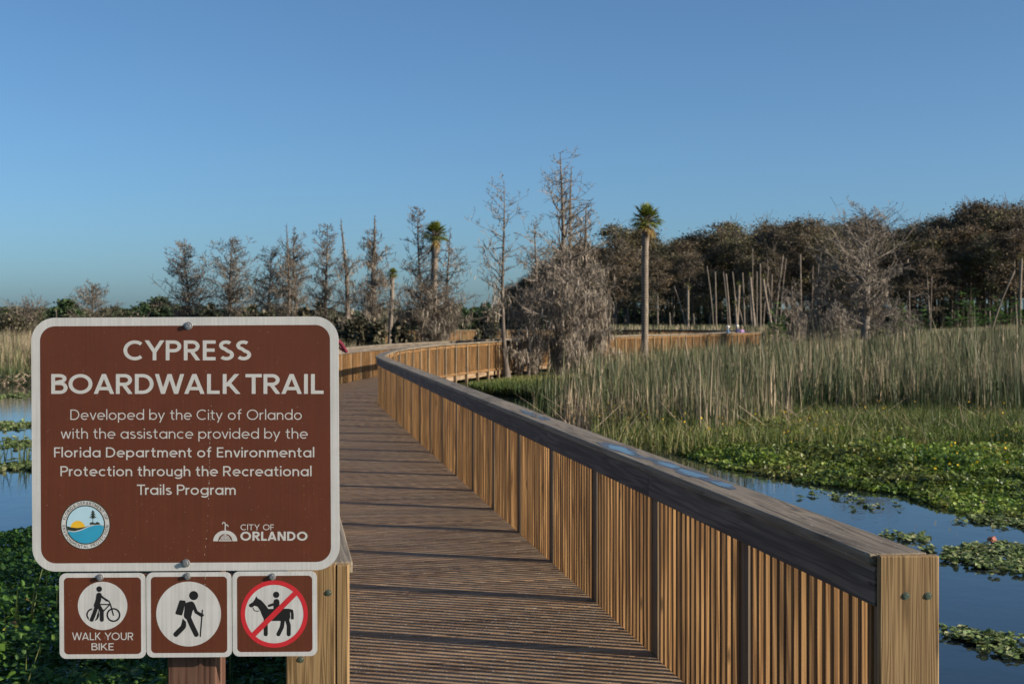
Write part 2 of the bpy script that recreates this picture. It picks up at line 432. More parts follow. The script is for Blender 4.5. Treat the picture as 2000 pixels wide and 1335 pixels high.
BAY = 1.57
UP = (0, 0, 1)
def railing(name, side, s0, s1, label, far=False, endboard=False):
    """side -1: right-hand rail, +1: left-hand rail"""
    base = 0.0 if side < 0 else WIDE
    def pt(s, out): p, t, n = P_(s, base + side * out); return p, t, n * side        # n points outward
    p0, _, _ = pt(s0, .1)
    root = empty(name, (p0[0], p0[1], 0), label, 'railing')
    st = []; s = s0
    while s <= s1: st.append(s); s += BAY
    for k, s in enumerate(st):
        p, t, n = pt(s + (.085 if k == 0 and endboard else 0), .085)
        m = MB(); m.box((*p, (1.028 - 1.3) / 2), ((t[0], t[1], 0), (n[0], n[1], 0), UP), (.054, .045, (1.028 + 1.3) / 2), 2, tone=rnd.uniform(.3, .8)); m.build('post', M['pile'], root)
    for k in range(len(st) - 1):
        a, t, n = pt(st[k] + (.085 if k == 0 and endboard else 0), .053); b, _, _ = pt(st[k + 1], .053)
        d = b - a; L = np.linalg.norm(d); d /= L; nn_ = np.array([-d[1], d[0]]) * side
        m = MB(); free = L - .108; cnt = int(round(free / .086)) - 0; pitch = free / cnt
        for i in range(cnt):
            c = a + d * (.054 + pitch * (i + .5) + rnd.uniform(-.003, .003))
            ww = .018 + rnd.uniform(-.001, .001)
            m.box((*c, (1.0 - .1) / 2), ((d[0], d[1], 0), (nn_[0], nn_[1], 0), UP), (ww, .012, .55), 2)
        for z in (-.055, .955):
            c = (a + b) / 2 + nn_ * .0325
            m.box((*c, z), ((d[0], d[1], 0), (nn_[0], nn_[1], 0), UP), (L / 2 - .056, .019, .04), 0, tone=.4)
        m.build('picket_panel', M['picket'], root)
    # caps and fascia boards run over two bays each
    k = 0
    while k < len(st) - 1:
        k2 = min(k + 2, len(st) - 1)
        q0, t0, n0 = pt(st[k] + (.04 if k == 0 and endboard else 0), 0); qm, _, _ = pt((st[k] + st[k2]) / 2, 0); q1, t1, n1 = pt(st[k2], 0)
        for nm, o0, o1, za, zb, mt in (('cap_board', -.019, .19, 1.031, 1.07, 'cap'), ('fascia_board', 0, .038, .888, 1.029, 'fascia')):
            m = MB(); t_ = rnd.random()
            g = .0015
            e0 = q0 + t0 * g; e1 = q1 - t1 * g
            pts = []
            for z in (za, zb):
                pts += [(*(e0 + n0 * o0), z), (*(e1 + n1 * o0), z), (*(e1 + n1 * o1), z), (*(e0 + n0 * o1), z)]
            if side > 0: pts = [pts[i] for i in (3, 2, 1, 0, 7, 6, 5, 4)]
            m.hexa(pts, (e1[0] - e0[0], e1[1] - e0[1], 0), t_)
            m.build(nm, M[mt], root, bevel=0 if far else (.004 if k < 14 else 0))
        k = k2
    return root, pt

rail_r, ptr = railing('boardwalk_railing', -1, 0, S_TURN, 'right-hand picket railing with grey cap, starting at the tall pale end board', endboard=True)
rail_l, ptl = railing('boardwalk_railing', 1, .125, S_TURN, 'left-hand picket railing of the boardwalk, starting behind the trail sign', endboard=True)
railing('boardwalk_railing', -1, S_TURN + .8, LEN - .5, 'far outer railing of the boardwalk loop, beyond the bend, lit low strip behind the trees', far=True)
railing('boardwalk_railing', 1, S_TURN + .8, LEN - .5, 'far inner railing of the boardwalk loop, turning back beyond the distant walkers', far=True)

def screw(c, nrm, r, parent, mt='screw', name='screw', hexh=False):
    """washer and head, axis along nrm"""
    bm = bmesh.new()
    bmesh.ops.create_cone(bm, cap_ends=True, segments=16, radius1=r * 1.5, radius2=r * 1.4, depth=r * .25)
    v2 = bmesh.ops.create_cone(bm, cap_ends=True, segments=6 if hexh else 14, radius1=r, radius2=r * .85, depth=r * (.8 if hexh else .3))['verts']
    bmesh.ops.translate(bm, verts=v2, vec=(0, 0, r * (.5 if hexh else .25)))
    if not hexh:
        v3 = bmesh.ops.create_cone(bm, cap_ends=True, segments=5, radius1=r * .3, radius2=r * .28, depth=r * .1)['verts']
        bmesh.ops.translate(bm, verts=v3, vec=(0, 0, r * .43))
    q = Vector(nrm).to_track_quat('Z', 'Y')
    bm.transform(Matrix.Translation(Vector(c) - wloc(parent)) @ q.to_matrix().to_4x4())
    me = bpy.data.meshes.new(name); bm.to_mesh(me); bm.free()
    return link(name, me, M[mt], parent)

# end boards of the two rails
p, t, n = ptr(0, .09); ax = ((n[0], n[1], 0), (t[0], t[1], 0), UP)
ax = ((1, 0, 0), (0, 1, 0), UP)
c = np.array([1.254 + .102, 4.852 + .02])
m = MB(); m.box((*c, .41), ax, (.102, .019, .66), 2, tone=.5); m.build('end_board', M['post'], rail_r, bevel=.005)
for px, py in ((1770, 1163), (1813, 1163)):
    q = at(px, py, 4.852); screw((q.x, 4.8525, q.z), (0, -1, 0), .009, rail_r)
lx = (np.array([558, 655, 657, 680]) - 1000) * 4.67 / F
m = MB(); m.box(((lx[0] + lx[1]) / 2, 4.69, .41), ax, ((lx[1] - lx[0]) / 2, .02, .66), 2, tone=.35); m.build('end_board', M['post'], rail_l, bevel=.004)
m = MB(); m.box(((lx[2] + lx[3]) / 2, 4.69, .41), ax, ((lx[3] - lx[2]) / 2, .02, .66), 2, tone=.5); m.build('end_strip', M['post'], rail_l, bevel=.003)
for px, py in ((641, 1157), (587, 1287)):
    q = at(px, py, 4.67); screw((q.x, 4.6705, q.z), (0, -1, 0), .008, rail_l)

# puddles on the near part of the cap
def puddle(px, py, ls, ws, label):
    Y = .8 * F / (py - HZ); x = (px - 1000) * Y / F
    tdir = np.array([-.1568, .9876]); nrm = np.array([.9876, .1568])
    k = 48; V = []; 
    for i in range(k):
        a = i / k * 2 * math.pi; r = 1 + .22 * math.sin(2 * a + px) + .18 * math.sin(3 * a + py) + .10 * math.sin(5 * a + px) + .06 * math.sin(9 * a)
        V.append((*(tdir * math.cos(a) * ls * r + nrm * math.sin(a) * ws * r), 0))
    o = link('puddle', np_mesh('puddle', np.array(V), [np.arange(k)[None, ::-1]]), M['puddle'], loc=(x, Y, 1.0708 + .0002 * (int(px) % 7)))
    tag(o, label, 'puddle', 'rain puddles on the railing cap')
    d_ = link('damp_edge', np_mesh('damp_edge', np.array([(*(tdir * math.cos(i / k * 6.2832) * ls * 1.9 * (1 + .22 * math.sin(3 * i / k * 6.2832 + py) + .1 * math.sin(7 * i / k * 6.2832)) + tdir * .06 + nrm * math.sin(i / k * 6.2832) * ws * 1.35 * (1 + .15 * math.sin(4 * i / k * 6.2832 + px))), -.0003) for i in range(k)]), [np.arange(k)[None, ::-1]]), M['damp'], o)
puddle(1214, 878, .30, .045, 'bright blue puddle on the railing cap, farthest of the clear ones')
puddle(1303, 907, .17, .036, 'small oval puddle on the railing cap, between two larger ones')
puddle(1353, 925, .17, .042, 'long blue puddle on the railing cap, next to the nearest one')
puddle(1412, 946, .13, .03, 'faint dark puddle on the railing cap, nearest to the end board')
puddle(1048, 812, .35, .035, 'dull grey wet patch far up the railing cap, beside the reeds')
#@@SIGN
# ---------------------------------------------------------------- trail sign (parallel to the picture plane, real flat sheets)
SY = 4.15                       # distance of the sign sheets
class Dec:
    """flat printed shapes on a sheet: polygons in sheet pixels, each laid 4 micrometres above the one before"""
    def __init__(s, base=.0006): s.V = []; s.F = []; s.base = base * .16; s.k = 0
    def poly(s, pts):
        pts = [np.array(p, float) for p in pts]
        A = sum(pts[i][0] * pts[(i + 1) % len(pts)][1] - pts[(i + 1) % len(pts)][0] * pts[i][1] for i in range(len(pts)))
        if A > 0: pts = pts[::-1]
        n = len(s.V); dy = s.base + s.k * .000004; s.k += 1
        for p in pts:
            q = at(p[0], p[1], SY); s.V.append((q.x, SY - dy, q.z))
        s.F.append(list(range(n, n + len(pts))))
    def strip(s, a, b):
        """quad strip between two point rows"""
        n = len(s.V); dy = s.base + s.k * .000004; s.k += 1; m = len(a)
        for row in (a, b):
            for p in row:
                q = at(p[0], p[1], SY); s.V.append((q.x, SY - dy, q.z))
        for i in range(m - 1): s.F.append([n + i, n + i + 1, n + m + i + 1, n + m + i])
    def disc(s, cx, cy, r, k=64, ry=None):
        ry = ry or r
        s.poly([(cx + r * math.cos(i / k * 6.28318), cy + ry * math.sin(i / k * 6.28318)) for i in range(k)])
    def ring(s, cx, cy, r0, r1, a0=0, a1=360, k=72):
        A = [R(a0 + (a1 - a0) * i / k) for i in range(k + 1)]
        s.strip([(cx + r1 * math.cos(a), cy + r1 * math.sin(a)) for a in A], [(cx + r0 * math.cos(a), cy + r0 * math.sin(a)) for a in A])
    def line(s, pts, w, cap=True):
        """thick stroke; each straight piece and round joint is its own layer"""
        for i in range(len(pts) - 1):
            a = np.array(pts[i], float); b = np.array(pts[i + 1], float); d = b - a; d /= np.linalg.norm(d); n = np.array([-d[1], d[0]]) * w / 2
            s.poly([a + n, b + n, b - n, a - n])
        if cap:
            for p in pts: s.disc(p[0], p[1], w / 2, 20)
    def rrect(s, x0, y0, x1, y1, r, k=10, rot=0):
        pts = []
        for cx, cy, a0 in ((x1 - r, y1 - r, 0), (x0 + r, y1 - r, 90), (x0 + r, y0 + r, 180), (x1 - r, y0 + r, 270)):
            for i in range(k + 1):
                a = R(a0 + 90 * i / k); pts.append((cx + r * math.cos(a), cy + r * math.sin(a)))
        if rot:
            mx, my = (x0 + x1) / 2, (y0 + y1) / 2; c, q = math.cos(R(rot)), math.sin(R(rot))
            pts = [(mx + (x - mx) * c - (y - my) * q, my + (x - mx) * q + (y - my) * c) for x, y in pts]
        s.poly(pts); return pts
    def build(s, name, mt, parent):
        bm = bmesh.new(); o = wloc(parent)
        vs = [bm.verts.new(Vector(v) - o) for v in s.V]
        for f in s.F:
            try: bm.faces.new([vs[i] for i in f])
            except ValueError: pass
        bm.normal_update()
        for f in bm.faces:
            if f.normal.y > 0: f.normal_flip()
        me = bpy.data.meshes.new(name); bm.to_mesh(me); bm.free()
        return link(name, me, M[mt], parent)

# a monoline stroke alphabet. cap height 1, x height .70; w = stroke width. returns (pieces, advance)
def arc(cx, cy, rx, ry, a0, a1, k=14):
    return [(cx + rx * math.cos(R(a0 + (a1 - a0) * i / k)), cy + ry * math.sin(R(a0 + (a1 - a0) * i / k))) for i in range(k + 1)]
def glyph(ch, w):
    h = w / 2; P = []                # pieces: ('s', polyline) stroke, ('d', x0,y0,x1,y1) diagonal cut level at both ends
    S = lambda *p: P.append(('s', list(p))); D = lambda a, b, c, d: P.append(('d', a, b, c, d))
    xh = .70; r = xh / 2
    if ch == 'A': D(.0 + h, 0, .43, 1); D(.86 - h, 0, .43, 1); S((.18, .27), (.68, .27)); adv = .86
    elif ch == 'B':
        S((h, 0), (h, 1)); P.append(('s', [(h, 1 - h)] + arc(.36, .765, .21, .235 - h, 90, -90) + [(h, .53)])); P.append(('s', [(h, .53)] + arc(.38, .265 + h / 2, .235, .265 - h / 2, 90, -90) + [(h, h)])); adv = .64
    elif ch == 'C': P.append(('s', arc(.5, .5, .5 - h, .5 - h, 48, 312, 26))); adv = .88
    elif ch == 'D': S((h, 0), (h, 1)); P.append(('s', [(h, 1 - h)] + arc(.33, .5, .47 - h, .5 - h, 90, -90, 20) + [(h, h)])); adv = .80
    elif ch == 'E': S((h, 0), (h, 1)); S((h, 1 - h), (.56, 1 - h)); S((h, .51), (.52, .51)); S((h, h), (.56, h)); adv = .58
    elif ch == 'F': S((h, 0), (h, 1)); S((h, 1 - h), (.55, 1 - h)); S((h, .49), (.5, .49)); adv = .55
    elif ch == 'I': S((h, 0), (h, 1)); adv = w
    elif ch == 'K': S((h, 0), (h, 1)); D(h + .06, .38, .60, 1); D(.24, .57, .66, 0); adv = .70
    elif ch == 'L': S((h, 0), (h, 1)); S((h, h), (.54, h)); adv = .54
    elif ch == 'M': S((h, 0), (h, 1)); S((.96 - h, 0), (.96 - h, 1)); D(h + .02, 1, .48, .22); D(.94 - h, 1, .48, .22); adv = .96
    elif ch == 'N': S((h, 0), (h, 1)); S((.78 - h, 0), (.78 - h, 1)); D(h + .02, 1, .76 - h, 0); adv = .78
    elif ch == 'O': P.append(('c', arc(.51, .5, .51 - h, .5 - h, 0, 360, 36))); adv = 1.02
    elif ch == 'P': S((h, 0), (h, 1)); P.append(('s', [(h, 1 - h)] + arc(.36, .70, .27 - h * .4, .30 - h, 90, -90) + [(h, .40 + h)])); adv = .66
    elif ch == 'R': S((h, 0), (h, 1)); P.append(('s', [(h, 1 - h)] + arc(.37, .70, .27 - h * .4, .30 - h, 90, -90) + [(h, .40 + h)])); D(.36, .42, .62, 0); adv = .70
    elif ch == 'S': P.append(('s', arc(.31, .745, .25 - h * .3, .255 - h, 40, 255, 16) + arc(.32, .275, .275 - h * .3, .275 - h, 75, -145, 16))); adv = .62
    elif ch == 'T': S((0, 1 - h), (.70, 1 - h)); S((.35, 0), (.35, 1 - h)); adv = .70
    elif ch == 'U': P.append(('s', [(h, 1)] + arc(.37, .37, .37 - h, .37 - h, 180, 360, 18) + [(.74 - h, 1)])); adv = .74
    elif ch == 'V': D(h, 1, .42, 0); D(.84 - h, 1, .42, 0); adv = .84
    elif ch == 'W': D(h, 1, .34, 0); D(.62, 1, .34, 0); D(.62, 1, .90, 0); D(1.24 - h, 1, .90, 0); adv = 1.24
    elif ch == 'Y': D(h, 1, .42, .42); D(.84 - h, 1, .42, .42); S((.42, 0), (.42, .48)); adv = .84
    elif ch == 'a': P.append(('c', arc(r, r, r - h, r - h, 0, 360, 26))); S((2 * r - h, 0), (2 * r - h, xh)); adv = 2 * r
    elif ch == 'b': P.append(('c', arc(r, r, r - h, r - h, 0, 360, 26))); S((h, 0), (h, 1.04)); adv = 2 * r
    elif ch == 'c': P.append(('s', arc(r, r, r - h, r - h, 48, 312, 22))); adv = .6
    elif ch == 'd': P.append(('c', arc(r, r, r - h, r - h, 0, 360, 26))); S((2 * r - h, 0), (2 * r - h, 1.04)); adv = 2 * r
    elif ch == 'e': P.append(('s', [(w * .6, r)] + arc(r, r, r - h, r - h, 0, 310, 24))); adv = 2 * r - .02
    elif ch == 'f': P.append(('s', [(.17, 0), (.17, .82)] + arc(.37, .82, .20, .22 - h, 180, 85, 8))); S((0, xh - h), (.38, xh - h)); adv = .40
    elif ch == 'g': P.append(('c', arc(r, r, r - h, r - h, 0, 360, 26))); P.append(('s', [(2 * r - h, xh), (2 * r - h, -.02)] + arc(r, -.02, r - h, .25 - h, 0, -150, 14))); adv = 2 * r
    elif ch == 'h': S((h, 0), (h, 1.04)); P.append(('s', arc(.29, .40, .29 - h, .30 - h, 180, 0, 16) + [(.58 - h, 0)])); adv = .58
    elif ch == 'i': S((h, 0), (h, xh)); P.append(('o', h, .93, w * .62)); adv = w
    elif ch == 'l': S((h, 0), (h, 1.04)); adv = w
    elif ch == 'm': S((h, 0), (h, xh)); P.append(('s', arc(.26, .42, .26 - h, .28 - h, 180, 0, 14) + [(.52 - h, 0)])); P.append(('s', arc(.78 - w, .42, .26 - h, .28 - h, 180, 0, 14) + [(1.04 - w - h, 0)])); adv = 1.04 - w
    elif ch == 'n': S((h, 0), (h, xh)); P.append(('s', arc(.29, .40, .29 - h, .30 - h, 180, 0, 16) + [(.58 - h, 0)])); adv = .58
    elif ch == 'o': P.append(('c', arc(r, r, r - h, r - h, 0, 360, 28))); adv = 2 * r
    elif ch == 'p': P.append(('c', arc(r, r, r - h, r - h, 0, 360, 26))); S((h, -.27), (h, xh)); adv = 2 * r
    elif ch == 'r': S((h, 0), (h, xh)); P.append(('s', arc(.30, .40, .30 - h, .30 - h, 180, 82, 10))); adv = .36
    elif ch == 's': P.append(('s', arc(.235, .52, .20 - h * .3, .18 - h, 35, 255, 12) + arc(.245, .195, .225 - h * .3, .195 - h, 75, -145, 12))); adv = .47
    elif ch == 't': P.append(('s', [(.17, .93), (.17, .2)] + arc(.34, .2, .17, .2 - h, 180, 285, 8))); S((0, xh - h), (.38, xh - h)); adv = .40
    elif ch == 'u': P.append(('s', [(h, xh)] + arc(.28, .28, .28 - h, .28 - h, 180, 360, 16) + [(.56 - h, xh)])); S((.56 - h, 0), (.56 - h, .3)); adv = .56
    elif ch == 'v': D(h, xh, .30, 0); D(.60 - h, xh, .30, 0); adv = .60
    elif ch == 'w': D(h, xh, .245, 0); D(.45, xh, .245, 0); D(.45, xh, .655, 0); D(.90 - h, xh, .655, 0); adv = .90
    elif ch == 'y': D(h, xh, .31, 0.02); D(.62 - h, xh, .17, -.27); adv = .62
    else: adv = .30
    return P, adv

def ribbon(pts, w, closed):
    """left and right rows of a mitred stroke"""
    p = [np.array(q, float) for q in pts]
    if closed and np.linalg.norm(p[0] - p[-1]) < 1e-6: p = p[:-1]
    n = len(p); A = []; B = []
    for i in range(n):
        d0 = p[i] - p[i - 1] if (i > 0 or closed) else None
        d1 = p[(i + 1) % n] - p[i] if (i < n - 1 or closed) else None
        if d0 is None: d0 = d1
        if d1 is None: d1 = d0
        l0, l1 = np.linalg.norm(d0), np.linalg.norm(d1)
        if l0 < 1e-7: d0, l0 = d1, l1
        if l1 < 1e-7: d1, l1 = d0, l0
        d0 = d0 / l0; d1 = d1 / l1
        n0 = np.array([-d0[1], d0[0]]); n1 = np.array([-d1[1], d1[0]]); mm = n0 + n1; mm /= np.linalg.norm(mm)
        k = w / 2 / max(mm @ n0, .55); A.append(p[i] + mm * k); B.append(p[i] - mm * k)
    if closed: A.append(A[0]); B.append(B[0])
    return A, B

def put_glyph(dec, P, w, fn):
    k0 = dec.k
    for i, pc in enumerate(P):
        dec.k = k0 + i
        if pc[0] in 'sc':
            A, B = ribbon(pc[1], w, pc[0] == 'c'); dec.strip([fn(q) for q in A], [fn(q) for q in B])
        elif pc[0] == 'd':
            _, x0, y0, x1, y1 = pc; hx = w / 2 * math.hypot(x1 - x0, y1 - y0) / abs(y1 - y0)
            hx = min(hx, w * .95)
            dec.poly([fn(q) for q in ((x0 - hx, y0), (x0 + hx, y0), (x1 + hx, y1), (x1 - hx, y1))])
        elif pc[0] == 'o':
            _, cx, cy, rr = pc; dec.poly([fn((cx + rr * math.cos(a / 14 * 6.28318), cy + rr * math.sin(a / 14 * 6.28318))) for a in range(14)])
    dec.k = k0

def text(dec, string, x0, x1, ytop, ybase, w, gap=.13, space=.36):
    """one line fitted between x0 and x1; ytop/ybase are the cap top and the baseline"""
    hgt = ybase - ytop; total = 0; lay = []
    tight = {'AL': -.02, 'TR': -.06, 'RA': -.06, 'KT': 0, 'LK': 0, 'WA': -.12, 'AR': -.05, 'OA': -.07, 'AI': -.03, 'AN': -.03, 'LA': -.05, 'YO': -.10, 'YP': -.06, 'CY': -.07, 'Tr': -.14, 'Fl': -.04, 'Pr': -.05, 'ro': -.06, 're': -.06, 'ra': -.06, 'vi': -.04, 'ov': -.06, 've': -.06, 'by': -.05, 'ty': -.05, 'DW': -.07, 'BO': -.03, 'OF': -.02, 'RD': -.02, 'ND': 0}
    for i, ch in enumerate(string):
        if ch == ' ': total += space; continue
        P, adv = glyph(ch, w); lay.append((P, total, adv))
        total += adv + gap + tight.get(string[i:i + 2], 0)
    last = lay[-1][1] + lay[-1][2]; sx = (x1 - x0) / last
    for P, ox, adv in lay:
        put_glyph(dec, P, w, lambda q: (x0 + (q[0] + ox) * sx, ybase - q[1] * hgt))
    dec.k += 4

def arc_text(dec, string, cx, cy, rad, size, a_mid, span, w, inside):
    """letters along a circle; angles in degrees, 90 = top; inside=True reads along the bottom"""
    lay = []; total = 0
    for ch in string:
        if ch == ' ': total += .55; continue
        P, adv = glyph(ch, w); lay.append((P, total + adv / 2, adv)); total += adv + .22
    tot = lay[-1][1] + lay[-1][2] / 2
    for P, mid, adv in lay:
        f = mid / tot - .5
        a = R(a_mid - f * span) if not inside else R(a_mid + f * span)
        rx, ry = math.cos(a), math.sin(a); sg = -1 if inside else 1
        def fn(q, P=P):
            u = (q[0] - adv / 2) * size; v = (q[1] - .5) * size
            px = rx * (rad + sg * v) + sg * ry * u; py = ry * (rad + sg * v) - sg * rx * u
            return (cx + px, cy - py)
        put_glyph(dec, P, w, fn)

def sign_sheet(root, x0, y0, x1, y1, r, tilt, thick=.0025):
    d = Dec(); pts = []
    for cx, cy, a0 in ((x1 - r, y1 - r, 0), (x0 + r, y1 - r, 90), (x0 + r, y0 + r, 180), (x1 - r, y0 + r, 270)):
        for i in range(13):
            a = R(a0 + 90 * i / 12); pts.append((cx + r * math.cos(a), cy + r * math.sin(a)))
    mx, my = (x0 + x1) / 2, (y0 + y1) / 2; c, q = math.cos(R(tilt)), math.sin(R(tilt))
    pts = [(mx + (x - mx) * c - (y - my) * q, my + (x - mx) * q + (y - my) * c) for x, y in pts]
    o = wloc(root); n = len(pts); V = []
    for dy in (0, thick):
        for p in pts: w_ = at(p[0], p[1], SY); V.append((w_.x - o.x, SY + dy - o.y, w_.z - o.z))
    i = np.arange(n); j = (i + 1) % n
    return link('sheet', np_mesh('sheet', V, [i[None, ::-1], (i + n)[None, :], np.stack([i, j, j + n, i + n], 1)]), M['white'], root)

def sroot(name, px, py, label, cat='sign', group=None):
    q = at(px, py, SY); return empty(name, (q.x, q.y, q.z), label, cat, group)

TILT = -.3
ts = sroot('trail_sign', 362, 1115, 'large brown sign with white rim and the trail title in white capitals')
sign_sheet(ts, 62, 619, 662, 1114, 46, TILT)
d = Dec(.0004); d.rrect(79, 635.5, 645.5, 1098, 29, rot=TILT); d.build('face', 'brown', ts)
for s_, x0, x1, yt, yb, w_ in (('CYPRESS', 241, 489, 664.4, 703.2, .165), ('BOARDWALK TRAIL', 100, 632, 730, 768.7, .165),
        ('Developed by the City of Orlando', 137.4, 589.4, 799.3, 819.3, .095), ('with the assistance provided by the', 118.7, 600.7, 836, 856, .095),
        ('Florida Department of Environmental', 105.5, 613.8, 873, 892.4, .125), ('Protection through the Recreational', 118, 608.5, 909.6, 929.2, .125),
        ('Trails Program', 267.4, 460.3, 945.6, 965.6, .125)):
    d = Dec(.0009); text(d, s_, x0, x1, yt, yb, w_, space=.14 if s_.isupper() else .34); d.build('lettering', 'letter', ts)
# round seal
sc = lambda x, y: (80 + x / 3.2258, 960 + y / 3.2258)
cx, cy = sc(280, 207); u = 1 / 3.2258
d = Dec(.0009); d.disc(cx, cy, 157 * u, 80); seal = d.build('seal', 'seal_dark', ts)
d = Dec(.0011); d.ring(cx, cy, 124 * u, 151 * u); d.build('seal_rim', 'white', seal).matrix_parent_inverse = Matrix()
def inner(pts): return [(cx + x * u, cy + y * u) for x, y in pts]
d = Dec(.0011); d.disc(cx, cy, 117 * u, 80); d.build('seal_sky', 'seal_sky', seal)
d = Dec(.0013); d.poly(inner([(-48 + 48 * math.cos(R(a)), 26 - 52 * math.sin(R(a))) for a in range(0, 181, 10)])); d.build('seal_sun', 'seal_yellow' if False else 'seal_sun', seal)
wave = [(-112, 40), (-70, 46), (-30, 36), (20, 14), (60, 2), (96, 0), (113, 8)]
def on_rim(a, r=116.5): return (r * math.cos(R(a)), r * math.sin(R(a)))
hill = [(-116, 8), (-90, 16), (-50, 20), (-5, 14), (40, 0), (80, -8), (115, 4)]
d = Dec(.0015); d.poly(inner(hill + [on_rim(4), on_rim(30)] + [(60, 40), (0, 50), (-60, 60)] + [on_rim(150), on_rim(165)])); d.build('seal_hill', 'seal_dark', seal)
d = Dec(.0017); d.poly(inner([(x, y - 6) for x, y in wave] + [(113, 16)] + [(x, y + 6) for x, y in wave[::-1]])); d.build('seal_wave', 'white', seal)
d = Dec(.0019); d.poly(inner(wave + [on_rim(a) for a in range(8, 160, 8)])); d.build('seal_sea', 'seal_sea', seal)
d = Dec(.0021)
d.line(inner([(47, -5), (47, -60)]), 3.2 * u, False)
for y, hw in ((-86, 6), (-80, 14), (-72, 11), (-64, 20), (-56, 15), (-48, 25), (-42, 14)):
    d.poly(inner([(47 - hw, y + 3), (47 - hw * .5, y - 4), (47, y - 9), (47 + hw * .6, y - 4), (47 + hw, y + 3), (47 + hw * .3, y + 1), (47, y + 5), (47 - hw * .3, y + 1)]))
for x, y, r_ in ((34, -8, 7), (44, -10, 8), (55, -7, 7), (74, -10, 9), (84, -8, 7), (66, -6, 6)): d.disc(cx + x * u, cy + y * u, r_ * u, 14)
d.build('seal_tree', 'seal_dark', seal)
d = Dec(.0014); arc_text(d, 'FLORIDA DEPARTMENT OF', cx, cy, 137 * u, 19 * u, 90, 152, .15, False); arc_text(d, 'ENVIRONMENTAL PROTECTION', cx, cy, 137 * u, 19 * u, 270, 178, .15, True); d.build('seal_lettering', 'ink', seal)
# city logo
lg = Dec(.0009); ox, oy = sc(1161, 310)
def lp(x, y): return (ox + x * u, oy + y * u)
A = [R(a) for a in range(0, 181, 6)]
lg.strip([lp(76 * math.cos(a), -68 * math.sin(a)) for a in A], [lp(45 * math.cos(a) * 1.0, -46 * math.sin(a)) for a in A])
lg.build('logo_arch', 'letter', ts)
lg = Dec(.0012)
lg.poly([lp(-40, 0), lp(40, 0), lp(40, -7), lp(-40, -7)])
for k in range(7):
    x0 = -34 + k * 10.4; lg.poly([lp(x0, -10), lp(x0 + 7, -10), lp((x0 + 7) * .55, -34), lp(x0 * .55, -34)])
lg.poly([lp(-14, -36), lp(14, -36), lp(9, -41), lp(-9, -41)])
lg.line([lp(0, -41), lp(0, -108)], 7 * u, False)
for sg, y0, r_ in ((-1, -108, 9), (1, -92, 9)):
    lg.line([lp(sg * (r_ - r_ * math.cos(R(a))), y0 - r_ * math.sin(R(a)) * 1.2) for a in range(0, 200, 25)], 6 * u)
lg.build('logo_fountain', 'letter', ts)
d = Dec(.0009); text(d, 'CITY OF', 469.8, 535, 1023.2, 1034.6, .125); text(d, 'ORLANDO', 469.5, 600.6, 1037.4, 1055, .2); d.build('lettering', 'letter', ts)
# pale dribble down the sheet
def streak(root, pts, wmul=1):
    d = Dec(.0030)
    for i in range(len(pts) - 1):
        a = np.array(pts[i]); b = np.array(pts[i + 1]); n = int(np.linalg.norm(b - a) / 5)
        for k in range(n):
            if rnd.random() < .55:
                t = (k + rnd.random()) / n; p = a + (b - a) * t; L = rnd.uniform(1, 5); ww = rnd.uniform(.2, .6) * wmul
                d.poly([p + (-ww, 0), p + (0, -L / 2), p + (ww, 0), p + (.2, L / 2)])
    d.build('dribble_stain', 'dirt', root)
streak(ts, [(413, 785), (410, 850), (408, 960), (405, 1030), (399, 1090)])
for px, py in ((368, 636), (363, 1099)):
    q = at(px, py, SY); screw((q.x, SY - .001, q.z), (0, -1, 0), .0082, ts, 'zinc', 'bolt', True)

def plaque(name, x0, y0, x1, y1, label):
    root = sroot(name, (x0 + x1) / 2, y1, label, 'sign', 'small square signs under the trail sign')
    sign_sheet(root, x0, y0, x1, y1, 13, TILT)
    d = Dec(.0004); d.rrect(x0 + 9, y0 + 8.5, x1 - 9, y1 - 8.5, 8, rot=TILT); d.build('face', 'brown', root)
    return root
def C(*pts): return [sc(x, y) for x, y in pts]
p1 = plaque('bike_sign', 116, 1118.5, 284.5, 1285, 'small brown sign telling riders to walk their bike, with lettering below the symbol')
d = Dec(.0009); x, y = sc(388, 717); d.disc(x, y, 156 * u, 72, 152 * u); d.build('symbol_disc', 'white', p1)
d = Dec(.0012)
x, y = sc(326, 773); d.ring(x, y, 31 * u, 41 * u); d.line(C((352, 800), (366, 726)), 3)
bk = d.build('bike_symbol', 'ink', p1)
d = Dec(.0016); d.line(C((366, 655), (352, 715), (320, 805)), 40 * u, False); d.line(C((318, 808), (352, 715)), 38 * u, False); d.build('symbol_gap', 'white', p1)
d = Dec(.0022)
x, y = sc(457, 774); d.ring(x, y, 34 * u, 44 * u)
d.line(C((372, 708), (434, 708), (392, 752)), 8 * u); d.line(C((410, 684), (428, 686), (438, 708), (457, 775)), 8 * u)
x, y = sc(367, 611); d.disc(x, y, 18 * u, 30)
d.line(C((366, 650), (362, 680), (350, 715)), 34 * u); d.line(C((352, 715), (338, 760), (320, 804)), 25 * u); d.line(C((362, 715), (383, 748), (384, 804)), 25 * u); d.line(C((374, 650), (392, 666), (420, 684)), 12 * u)
d.build('walker_symbol', 'ink', p1)
d = Dec(.0009); text(d, 'WALK YOUR', 140.6, 260.4, 1234.2, 1249, .125); text(d, 'BIKE', 178.6, 222.4, 1255, 1268.8, .125); d.build('lettering', 'letter', p1)
p2 = plaque('hiking_sign', 285.8, 1116.8, 452.6, 1282.5, 'small brown sign with a black hiker and staff on a white disc')
d = Dec(.0009); x, y = sc(930, 768); d.disc(x, y, 204 * u, 80); d.build('symbol_disc', 'white', p2)
d = Dec(.0012); x, y = sc(962, 652); d.disc(x, y, 29 * u, 36)
rr = C((880, 690), (903, 692), (883, 768), (856, 762)); d.poly(rr); d.line(rr + [rr[0]], 18 * u)
